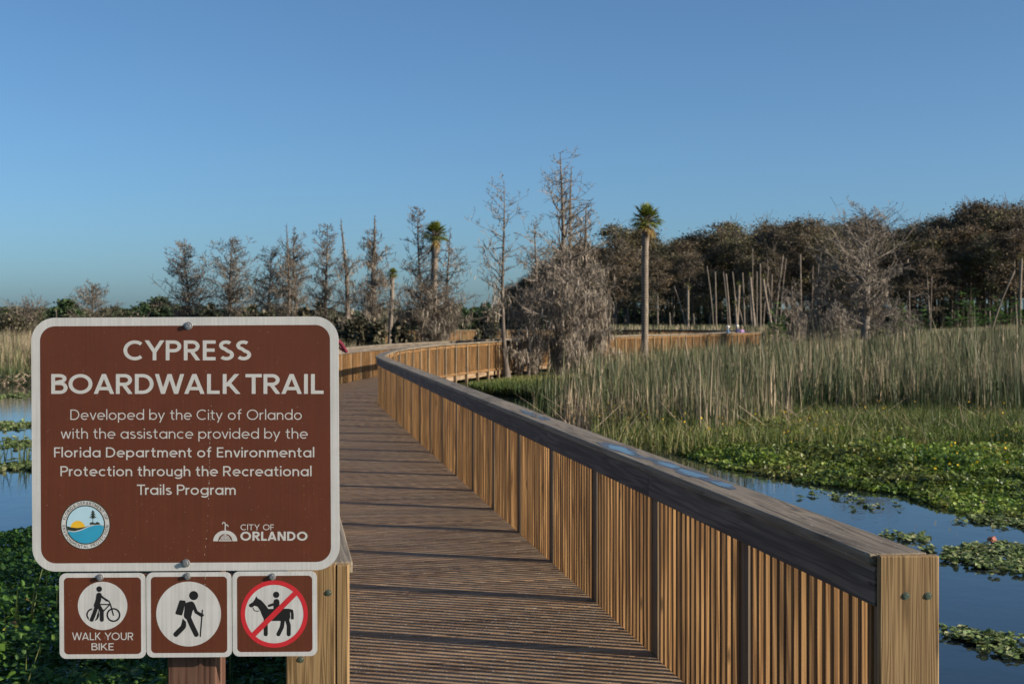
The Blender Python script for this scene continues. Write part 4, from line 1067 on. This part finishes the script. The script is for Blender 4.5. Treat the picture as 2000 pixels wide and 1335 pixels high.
# palms
def palm(px, ptop, Y, halfpx, label, seed, twpx=None, dead=6, z0=-.55, lean=0, group=None, pbase=None, n_f=80):
    g = random.Random(seed); top = EYE - (ptop - HZ) * Y / F; cr = halfpx * Y / F; h = top - z0 - cr * .55
    bx = ((pbase if pbase else px) - 1000) * Y / F; x1 = (px - 1000) * Y / F
    root = empty('palm_tree', (bx, Y, z0), label, 'palm', group); tr = (twpx or 13) * Y / F / 2
    N = 22; pts = [np.array([(x1 - bx) * (i / N) + .02 * h * math.sin(2.2 * i / N + seed) * (i / N) * (1 - i / N) * 4 * .4, 0, h * i / N]) for i in range(N + 1)]
    rr = [tr * (1.1 + .3 * math.exp(-i * .6) - .12 * (i / N) + (.12 if i > N - 4 else 0)) * (1 + .05 * (i % 2)) for i in range(N + 1)]
    V, Q = tubes([(pts[i], pts[i + 1], rr[i], rr[i + 1]) for i in range(N)], 10); link('trunk', np_mesh('trunk', V, [Q], smooth=True), M['palm_bark'], root)
    c = pts[-1]; PP, DD, WW, VV, BB = [], [], [], [], []
    st = []
    for i in range(n_f + dead):
        az = g.uniform(0, 6.283); old = i >= n_f
        el = g.uniform(-.55, 1.5) if not old else g.uniform(-1.35, -.7)
        d = np.array([math.cos(az) * math.cos(el), math.sin(az) * math.cos(el), math.sin(el)]); L = cr * g.uniform(.35, .62)
        hub = c + d * L + np.array([0, 0, .02]); st.append((c, hub, .02 * cr + .006, .012 * cr + .004))
        side = unit(np.cross(d, (0, 0, 1.))); upv = np.cross(side, d)
        for k in range(17):
            a = (k / 16 - .5) * 2.7; e = d * math.cos(a) + side * math.sin(a) + upv * g.uniform(-.12, .12); l = cr * g.uniform(.42, .62) * (1 - .25 * abs(a) / 1.35)
            PP.append(hub); DD.append(e * l + np.array([0, 0, -.18 * l])); WW.append(cr * .055); BB.append((0, 0, .10 * l))
            VV.append(g.uniform(.0, .75) if not old else g.uniform(.9, 1))
    V, Q = tubes(st, 4); link('frond_stalks', np_mesh('frond_stalks', V, [Q]), M['pale_bark'], root)
    n = len(PP); V, Q, T, va, ta = blades(np.array(PP), np.array(DD), np.array(WW), rng.uniform(0, 3.14, n), np.array(VV), np.array(BB))
    link('fronds', np_mesh('fronds', V, [Q, T], {'v': va}), M['frond'], root)
    return root
palm(1262, 411, 66, 37, 'tall cabbage palm with a straight ringed trunk, standing alone in front of the railing', 71, 12.5, dead=9, pbase=1257)
palm(851, 443, 87, 31, 'cabbage palm between two bare cypresses behind the railing', 73, 13, pbase=846)
palm(766, 528, 95, 14, 'little thin palm right of the moss-wrapped cypress', 75, 8, pbase=760)
GP = 'palms and bare palm trunks before the dark wood'
for i, (a, b, c_, lab) in enumerate(((1343, 555, 1345, 'small tufted palm left of the tall leaning snags'), (1443, 640 - 88, 1438, 'tufted palm among the snags, left of the walkers'),
        (1436, 590, 1440, 'lowest yellow-green palm between the snags'), (1465, 536, 1475, 'leaning palm with a flat tuft among the snags'), (1490, 538, 1512, 'right-hand flat tufted palm at the edge of the snags'),
        (1995, 500, 1992, 'tall thin palm at the right edge before the wood'))):
    palm(a, b, 165 - i, 9, lab, 80 + i, 5, dead=2, pbase=c_, group=GP, n_f=14)
def snag(px0, py0, px1, py1, Y, wpx, seed):
    g = random.Random(seed); z0 = -.55; top = at(px1, py1, Y); bx = (px0 - 1000) * Y / F
    b = np.array([0, 0, 0.]); e = np.array([top.x - bx, g.uniform(-1, 1), top.z - z0]); k = 8; cur = (px0 - px1) * .25 * Y / F
    pts = [b + (e - b) * (i / k) + np.array([cur * math.sin(math.pi * i / k) * .5, 0, 0]) for i in range(k + 1)]; r = wpx * Y / F / 2
    V, Q = tubes([(pts[i], pts[i + 1], r * (1.15 - .25 * i / k), r * (1.15 - .25 * (i + 1) / k)) for i in range(k)], 7)
    caps = (np.arange(7) + len(V) - 7)[None, :]
    o = link('palm_snag', np_mesh('palm_snag', V, [Q, caps], smooth=True), M['pale_bark'], loc=(bx, Y, z0))
    tag(o, 'headless pale palm trunk standing in the marsh before the dark wood', 'dead tree', 'headless palm trunks before the wood')
sn = [(1395, 632, 1379, 520), (1399, 630, 1397, 530), (1423, 634, 1411, 531), (1427, 632, 1420, 534), (1441, 636, 1433, 530), (1455, 634, 1452, 532), (1470, 600, 1471, 485), (1485, 620, 1483, 515),
      (1489, 600, 1499, 521), (1512, 600, 1528, 500), (1522, 595, 1538, 505), (1565, 590, 1565, 496), (1478, 592, 1478, 530), (1504, 592, 1505, 536), (1585, 560, 1586, 520), (1478, 618, 1464, 550), (1457, 632, 1437, 578),
      (1516, 592, 1497, 553), (1344, 632, 1317, 558), (1469, 635, 1467, 575), (1600, 560, 1598, 515), (1775, 660, 1771, 568), (1817, 618, 1820, 540), (1930, 588, 1975, 530), (1358, 648, 1356, 612), (1310, 650, 1309, 610), (1238, 650, 1236, 640)]
for i, (a, b, c_, d_) in enumerate(sn): snag(a, b, c_, d_, (172 if a < 1700 else 130) + (i * 7) % 12, (2.6, 3.4, 2.2, 3.8)[i % 4], 100 + i)

# palmetto clumps
def clump(px, ptop, Y, half, label, seed, mt='palmetto', n=150, name='palmetto_shrub', z0=-.5, big=1.0, group=None, cat='shrub'):
    g = random.Random(seed); x0 = (px - 1000) * Y / F; hh = EYE - (ptop - HZ) * Y / F - z0; rr = half * Y / F
    root = empty(name, (x0, Y, z0), label, cat, group)
    st, PP, DD, WW, VV = [], [], [], [], []
    for i in range(n):
        a = g.uniform(0, 6.283); q = rr * math.sqrt(g.random()); z = hh * (1 - (q / rr) ** 2 * .7) * g.uniform(.3, 1)
        hub = np.array([math.cos(a) * q, math.sin(a) * q, z])
        if i % 4 == 0: st.append((np.array([hub[0] * .5, hub[1] * .5, 0]), hub, .05, .02))
        d = unit(np.array([math.cos(a), math.sin(a), g.uniform(0, 1)])); s_ = unit(np.cross(d, (0, 0, 1.)))
        vv = g.random()
        for k in range(9):
            b = (k / 8 - .5) * 2.6; e = d * math.cos(b) + s_ * math.sin(b); l = g.uniform(.5, .8) * big
            PP.append(hub); DD.append(e * l + np.array([0, 0, -.12])); WW.append(.13 * big); VV.append(min(1, max(0, vv + g.uniform(-.2, .2))))
    V, Q = tubes(st, 4); link('stems', np_mesh('stems', V, [Q]), M['dark_bark'], root)
    k = len(PP); V, Q, T, va, ta = blades(np.array(PP), np.array(DD), np.array(WW), rng.uniform(0, 3.14, k), np.array(VV))
    link('foliage', np_mesh('foliage', V, [Q, T], {'v': va}), M[mt], root)
clump(1890, 560, 150, 38, 'tall green palmetto clump before the wood on the right', 201, group='green palmettos on the right')
clump(1962, 570, 155, 44, 'broad green palmetto clump at the right edge', 203, n=190, group='green palmettos on the right')
clump(1800, 595, 150, 26, 'dull palmetto clump just right of the silver dead tree', 205, n=100, group='green palmettos on the right')
clump(1520, 590, 120, 17, 'small green palmetto right of the railing end', 207, n=70, group='green palmettos on the right')
clump(1755, 580, 145, 22, 'yellowish palmetto behind the silver dead tree', 209, n=90, group='green palmettos on the right')
def shrub(px, ptop, Y, half, seed, label, group='dark shrubs behind the boardwalk', mt='shrub', n=1500, z0=-.5, s=.13):
    x0 = (px - 1000) * Y / F; hh = EYE - (ptop - HZ) * Y / F - z0; rr = half * Y / F; g = np.random.default_rng(seed)
    root = empty('shrub', (x0, Y, z0), label, 'shrub', group); cs = g.normal(0, 1, (26, 3)) * [rr * .45, rr * .35, hh * .22] + [0, 0, hh * .5]
    P = cs[g.integers(0, 26, n)] + g.normal(0, .24, (n, 3)) * [rr * .5, rr * .5, hh * .4]; P[:, 2] = np.clip(P[:, 2], .05, hh * 1.05)
    V, Fh, va = leaves(P, g.uniform(.5, 1.2, n) * s, g.uniform(0, 1.6, n), g.uniform(0, 1, n)); link('foliage', np_mesh('foliage', V, [Fh], {'v': va}), M[mt], root)
    V, Q = tubes([(np.array([0, 0, 0.]), c, .05, .02) for c in cs[:12]], 4); link('stems', np_mesh('stems', V, [Q]), M['dark_bark'], root)
for i, (px, pt_, Y, hf, lab) in enumerate(((690, 600, 84, 34, 'dark shrub right above the sign corner, behind the railing'), (738, 620, 82, 26, 'dark shrub at the foot of the moss-wrapped cypress'), (600, 598, 98, 38, 'dark shrub behind the sign under the two spikes'),
        (785, 625, 92, 22, 'olive shrub below the little palm'), (510, 602, 104, 40, 'dark shrub behind the sign under the short open cypress'), (410, 598, 108, 46, 'brown shrub between the first two big bare cypresses'), (950, 615, 95, 22, 'dark shrub left of the slender cypress, beyond the railing'), (1590, 620, 100, 46, 'dark shrub under the grey trees right of the railing end'), (1700, 630, 104, 54, 'dark shrub behind the foot of the silver dead tree'), (250, 600, 150, 60, 'brown low thicket on the far left beyond the sign top'), (30, 606, 150, 55, 'brown low thicket at the far left edge, behind the reeds'))):
    shrub(px, pt_, Y, hf, 300 + i, lab, mt='shrub')

# the dark wood on the right: single trees, each a trunk with limbs and a leafy crown
def wood_variant(seed, h=17.0):
    g = random.Random(seed); G = np.random.default_rng(seed); tk = []
    ax_ = lambda t: np.array([.3 * math.sin(3 * t + seed), .3 * math.cos(2 * t + seed), h * t])
    for i in range(8): tk.append((ax_(i / 8 * .95), ax_((i + 1) / 8 * .95), .26 * (1 - i / 9) + .03, .26 * (1 - (i + 1) / 9) + .03))
    cs = []
    for i in range(52):
        t = g.uniform(.12, .99) ** .55; a = g.uniform(0, 6.283); L = 2.9 * (math.sin(math.pi * min(1, (t - .08) / 1.0)) ** .7 + .12) * g.uniform(.2, 1.15)
        p = ax_(t * .93); q = p + np.array([math.cos(a) * L, math.sin(a) * L, L * g.uniform(.0, .6)]); tk.append((p, q, .06, .02)); cs.append((q, g.uniform(.45, 1.1)))
    P = []; vv = []
    for q, r in cs:
        n = int(95 * g.uniform(.3, 1.3)); d = G.normal(0, .68, (n, 3)); rad_ = r
        P.append(q + d * rad_ * [1.35, 1.35, .62])
        for _ in range(8):
            e = np.array([g.gauss(0, 1), g.gauss(0, 1), g.gauss(.5, .7)]); tk.append((q, q + e * r * .85, .035, .02))
        vv.append(np.clip(g.uniform(.15, .75) + G.normal(0, .2, n), 0, 1))
    P = np.concatenate(P); vv = np.concatenate(vv)
    V, Fh, va = leaves(P, G.uniform(.035, .12, len(P)), G.uniform(0, 1.5, len(P)), vv, 1.6)
    Vt, Qt = tubes(tk, 5)
    return np_mesh('trunk', Vt, [Qt], smooth=True), np_mesh('crown', V, [Fh], {'v': va})
WV = [wood_variant(400 + i) for i in range(7)]
for a, b in WV: a.materials.append(M['wood_bark']); b.materials.append(M['wood_crown'])
def place(name, var, loc, sc_, rz, label, cat, group):
    r = empty(name, loc, label, cat, group); r.scale = (sc_[0], sc_[0], sc_[1]); r.rotation_euler = (0, 0, rz)
    for nm, me in (('trunk', var[0]), ('crown', var[1])):
        c = bpy.data.objects.new(nm, me); COL.objects.link(c); c.parent = r
    return r
skyline = [(960, 600), (1000, 560), (1040, 520), (1080, 492), (1130, 474), (1190, 462), (1240, 455), (1290, 468), (1340, 462), (1372, 447), (1420, 441), (1470, 438), (1520, 430), (1580, 440), (1640, 424), (1700, 438), (1760, 434), (1800, 425), (1850, 420), (1890, 402), (1940, 402), (1985, 392), (2040, 384), (2150, 380), (2400, 380)]
g = random.Random(5)
for row, (Y0, npx, drop) in enumerate(((196, 52, 46), (208, 40, 24), (222, 32, 6), (238, 28, 8), (254, 26, 14), (272, 24, 20))):
    for px in np.arange(985 + row * 9, 2330, npx):
        px_ = px + g.uniform(-14, 14); Y = Y0 + g.uniform(-6, 6) + max(0, (1180 - px_) * .12)
        ytop = np.interp(px_, [s_[0] for s_ in skyline], [s_[1] for s_ in skyline]) + drop * g.uniform(.4, 1.5) + g.gauss(0, 11) - (14 if g.random() < .16 else 0)
        if ytop > 596: continue
        h = EYE - (ytop - HZ) * Y / F + .5
        place('wood_tree', WV[g.randrange(len(WV))], ((px_ - 1000) * Y / F, Y, -.5), (max(.62, h / 17 * g.uniform(.85, 1.15)), h / 17.0), g.uniform(0, 6.28),
              'tall rusty-leaved cypress in the dense dark wood on the right', 'tree', 'trees of the dark wood')
# undergrowth that closes the foot of the wood
n = 26000; gx = rng.uniform(8, 112, n); gyy = rng.uniform(200, 275, n); zz = -.5 + np.abs(rng.normal(0, 1.4, n))
V, Fh, va = leaves(np.stack([gx, gyy, zz], 1), rng.uniform(.1, .34, n), rng.uniform(0, 1.6, n), rng.uniform(0, .8, n))
stuff('undergrowth', V, [Fh], {'v': va}, 'shrub', 'dark undergrowth between the trunks of the right-hand wood', 'undergrowth')

# far green treeline
def round_variant(seed, h=8.0):
    g = random.Random(seed); G = np.random.default_rng(seed); P = []; vv = []
    for i in range(22):
        a = g.uniform(0, 6.283); t = g.uniform(.15, .95); L = 3.0 * math.sin(math.pi * min(.95, t * .85 + .12)) * g.uniform(.3, 1)
        q = np.array([math.cos(a) * L, math.sin(a) * L, h * t]); n = 60; d = G.normal(0, .75, (n, 3)) * [1.1, 1.1, .7]; P.append(q + d); vv.append(np.clip(g.uniform(.2, .8) + G.normal(0, .15, n), 0, 1))
    P = np.concatenate(P); P[:, 2] = np.clip(P[:, 2], .1, h * 1.02); vv = np.concatenate(vv)
    V, Fh, va = leaves(P, G.uniform(.2, .45, len(P)), G.uniform(0, 1.5, len(P)), vv)
    Vt, Qt = tubes([(np.array([0, 0, 0.]), np.array([0, 0, h * .7]), .25, .1), (np.array([0, 0, h * .4]), np.array([1.5, .5, h * .7]), .12, .05), (np.array([0, 0, h * .4]), np.array([-1.4, -.5, h * .72]), .12, .05)], 5)
    return np_mesh('trunk', Vt, [Qt]), np_mesh('crown', V, [Fh], {'v': va})
RV = [round_variant(500 + i) for i in range(4)]
for a, b in RV: a.materials.append(M['dark_bark']); b.materials.append(M['far_crown'])
line = [(-300, 600), (0, 599), (60, 596), (110, 598), (130, 588), (170, 604), (250, 598), (280, 590), (310, 586), (335, 594), (380, 594), (500, 600), (700, 602), (960, 590), (1010, 585), (1100, 590), (2600, 590)]
for row, (Y0, npx) in enumerate(((330, 22), (370, 20), (420, 24))):
    for px in np.arange(-260 + row * 6, 1060, npx):
        px_ = px + g.uniform(-7, 7); Y = Y0 + g.uniform(-14, 14); yt = np.interp(px_, [l[0] for l in line], [l[1] for l in line]) + g.uniform(0, 11) + (6 if row == 0 else 0)
        h = EYE - (yt - HZ) * Y / F + .5
        place('far_tree', RV[g.randrange(4)], ((px_ - 1000) * Y / F, Y, -.5), (g.uniform(.6, .95), h / 8.0), g.uniform(0, 6.28), 'dark green tree in the low treeline along the horizon', 'tree', 'far treeline')
for px in np.arange(1070, 2350, 26):
    Y = 430 + g.uniform(-12, 12); place('far_tree', RV[g.randrange(4)], ((px - 1000) * Y / F, Y, -.5), (g.uniform(.8, 1.1), g.uniform(.7, 1.0)), g.uniform(0, 6.28), 'dark green tree in the low treeline along the horizon', 'tree', 'far treeline')
for px_, yt, Y, lab in ((130, 586, 300, 'dark rounded pine topping the far treeline at the left'), (312, 582, 300, 'pale-headed rounded pine topping the far treeline near the sign bolt')):
    h = EYE - (yt - HZ) * Y / F + .5
    place('far_tree', RV[1], ((px_ - 1000) * Y / F, Y, -.5), (.95, h / 8.0), 1.0, lab, 'tree', 'far treeline')
for i, (px_, yt, yb) in enumerate(((32, 598, 632), (17, 603, 640), (47, 603, 625), (109, 604, 625), (5, 615, 640))):
    Y = 160 + i * 3; pnt = at(px_, yt, Y)
    V, Q = tubes([(np.array([0, 0, 0.]), np.array([.1, 0, (pnt.z + .5) * .6]), .12, .1), (np.array([.1, 0, (pnt.z + .5) * .6]), np.array([0, 0, pnt.z + .5]), .1, .07)], 6)
    o = link('palm_snag', np_mesh('palm_snag', V, [Q]), M['pale_bark'], loc=(pnt.x, Y, -.5)); tag(o, 'thin pale headless trunk in the left marsh before the treeline', 'dead tree', 'thin trunks in the left marsh')

# ---------------------------------------------------------------- people
def person(loc, rz, height, label, pose, cols, hat=None, hair=(.05, .035, .025)):
    """one continuous skinned body; pose gives arm joints (in units of the height, +y is forward, +x the right side)"""
    V, E, Rr = [], [], []
    def v(p, r, par=None):
        V.append(Vector(p) * height); Rr.append(r * height)
        if par is not None: E.append((par, len(V) - 1))
        return len(V) - 1
    pel = v((0, 0, .53), .072); wst = v((0, .005, .61), .066, pel); chs = v((0, .0, .73), .083, wst); nb = v((0, -.005, .815), .045, chs); nk = v((0, .002, .85), .034, nb)
    hd = v((0, .012, .90), .054, nk); tp = v((0, .004, .955), .050, hd); nose = v((0, .072, .905), .008, hd)
    for sx in (-1, 1):
        a = v((sx * .055, 0, .50), .057, pel); k = v((sx * .058, pose.get('knee%+d' % sx, .01), .285), .038, a); an = v((sx * .06, pose.get('ank%+d' % sx, -.01), .05), .024, k); v((sx * .066, pose.get('ank%+d' % sx, -.01) + .085, .022), .022, an)
        sh = v((sx * .108, 0, .795), .036, chs); el = v(pose['el%+d' % sx], .025, sh); wr = v(pose['wr%+d' % sx], .017, el)
        w_, e_ = V[wr] / height, V[el] / height; d = (w_ - e_).normalized(); s_ = d.cross(Vector((0, 0, 1))); s_ = s_.normalized() if s_.length > .1 else Vector((0, 1, 0))
        pm = v(tuple(w_ + d * .035), .016, wr)
        for q in range(4):
            f0 = v(tuple(w_ + d * .055 + s_ * (q - 1.5) * .011), .006, pm); f1 = v(tuple(w_ + d * (.075 - abs(q - 1.3) * .004) + s_ * (q - 1.5) * .012 + Vector((0, 0, -.008))), .0052, f0); v(tuple(w_ + d * (.088 - abs(q - 1.3) * .006) + s_ * (q - 1.5) * .012 + Vector((0, 0, -.02))), .0045, f1)
        t0 = v(tuple(w_ + d * .025 + s_ * .024), .006, pm); v(tuple(w_ + d * .045 + s_ * .034), .005, t0)
    me = bpy.data.meshes.new('person'); me.from_pydata([tuple(p) for p in V], E, [])
    tmp = bpy.data.objects.new('person_tmp', me); COL.objects.link(tmp)
    sk = tmp.modifiers.new('skin', 'SKIN'); sk.use_smooth_shade = True
    for i, r in enumerate(Rr): me.skin_vertices[0].data[i].radius = (r, r)
    me.skin_vertices[0].data[0].use_root = True
    ss = tmp.modifiers.new('ss', 'SUBSURF'); ss.levels = 1; ss.render_levels = 1
    dg = bpy.context.evaluated_depsgraph_get(); body = bpy.data.meshes.new_from_object(tmp.evaluated_get(dg)); bpy.data.objects.remove(tmp)
    body.name = 'person'
    for c in (cols['shirt'], cols['trousers'], cols['skin'], cols['shoe']): body.materials.append(c)
    wl, wr_ = Vector(pose['wr-1']) * height, Vector(pose['wr+1']) * height
    for p in body.polygons:
        c = p.center; z = c.z / height
        near_hand = (c - wl).length < .11 * height and (c - (Vector(pose['el-1']) * height)).length > (wl - Vector(pose['el-1']) * height).length * .97 or (c - wr_).length < .11 * height and (c - (Vector(pose['el+1']) * height)).length > (wr_ - Vector(pose['el+1']) * height).length * .97
        arm = abs(c.x) > .10 * height
        p.material_index = 2 if (near_hand or z > .835) else 3 if z < .045 else 1 if (z < .545 and not arm) else 0
        p.use_smooth = True
    o = bpy.data.objects.new('person', body); COL.objects.link(o); o.location = loc; o.rotation_euler = (0, 0, rz); tag(o, label, 'person')
    bm = bmesh.new(); bmesh.ops.create_icosphere(bm, subdivisions=3, radius=1)
    big = hat is not None
    for vv in bm.verts:
        x_, y_, z_ = vv.co
        vv.co = Vector((x_ * .062, y_ * .070 - .004, max(z_, -.15 if y_ > .25 else -.75) * .062 + .925)) * height
        if big and z_ < .05 and y_ > .25: vv.co.y += .045 * height * max(0, y_)
    me = bpy.data.meshes.new('hat' if big else 'hair'); bm.to_mesh(me); bm.free()
    for p in me.polygons: p.use_smooth = True
    link('hat' if big else 'hair', me, hat if big else plain('hair_%.2f' % hair[0], hair, .8, .2, var=.2), o)
    bm = bmesh.new()
    for sx in (-1, 1): bmesh.ops.create_icosphere(bm, subdivisions=1, radius=.006 * height, matrix=Matrix.Translation(Vector((sx * .02, .062, .918)) * height))
    me = bpy.data.meshes.new('eyes'); bm.to_mesh(me); bm.free(); link('eyes', me, M['ink'], o)
    return o
skin = plain('skin', (.45, .27, .19), .55, .35, var=.08)
denim = plain('pale_denim', (.22, .29, .40), .85, .2, var=.2); shoe = plain('dark_shoe', (.03, .03, .035), .6, .3)
dk = plain('dark_trousers', (.04, .045, .06), .85, .2, var=.2)
rest = {'el-1': (-.145, -.02, .635), 'wr-1': (-.15, .04, .49), 'el+1': (.145, -.02, .635), 'wr+1': (.15, .04, .49)}
s_at = lambda yy: float(np.interp(yy, PATH[:110, 1], SL[:110]))
person((-4.56, 36, 0.0), R(8), 1.72, 'person in a maroon shirt and pale jeans, mostly hidden behind the trail sign, elbow out',
       {'el-1': (-.20, .02, .62), 'wr-1': (-.10, .13, .68), 'el+1': (.225, -.02, .625), 'wr+1': (.10, .13, .70), 'knee+1': .03, 'ank+1': .03},
       {'shirt': plain('maroon_shirt', (.14, .018, .035), .85, .2, var=.2), 'trousers': denim, 'skin': skin, 'shoe': shoe})
white = plain('white_cap_cloth', (.68, .67, .64), .8, .2, var=.08)
person(((1423 - 1000) * 99.5 / F, 99.8, 0), R(70), 1.60, 'distant walker in a teal blue top with a white cap, left of the pair', rest, {'shirt': plain('teal_shirt', (.05, .11, .20), .85, .2, var=.2), 'trousers': dk, 'skin': skin, 'shoe': shoe}, hat=white)
person(((1441 - 1000) * 101.5 / F, 101.8, 0), R(60), 1.64, 'distant walker in a navy top with a bright white hat', rest, {'shirt': plain('navy_shirt', (.03, .028, .08), .85, .2, var=.2), 'trousers': dk, 'skin': skin, 'shoe': shoe}, hat=plain('bright_white_hat', (.78, .78, .76), .8, .2, var=.05))
person(((1450.5 - 1000) * 102.2 / F, 102.6, 0), R(200), 1.54, 'bare-headed distant walker in a lilac top, right of the white hat', rest, {'shirt': plain('lilac_shirt', (.30, .19, .36), .85, .2, var=.2), 'trousers': dk, 'skin': skin, 'shoe': shoe}, hair=(.22, .17, .12))
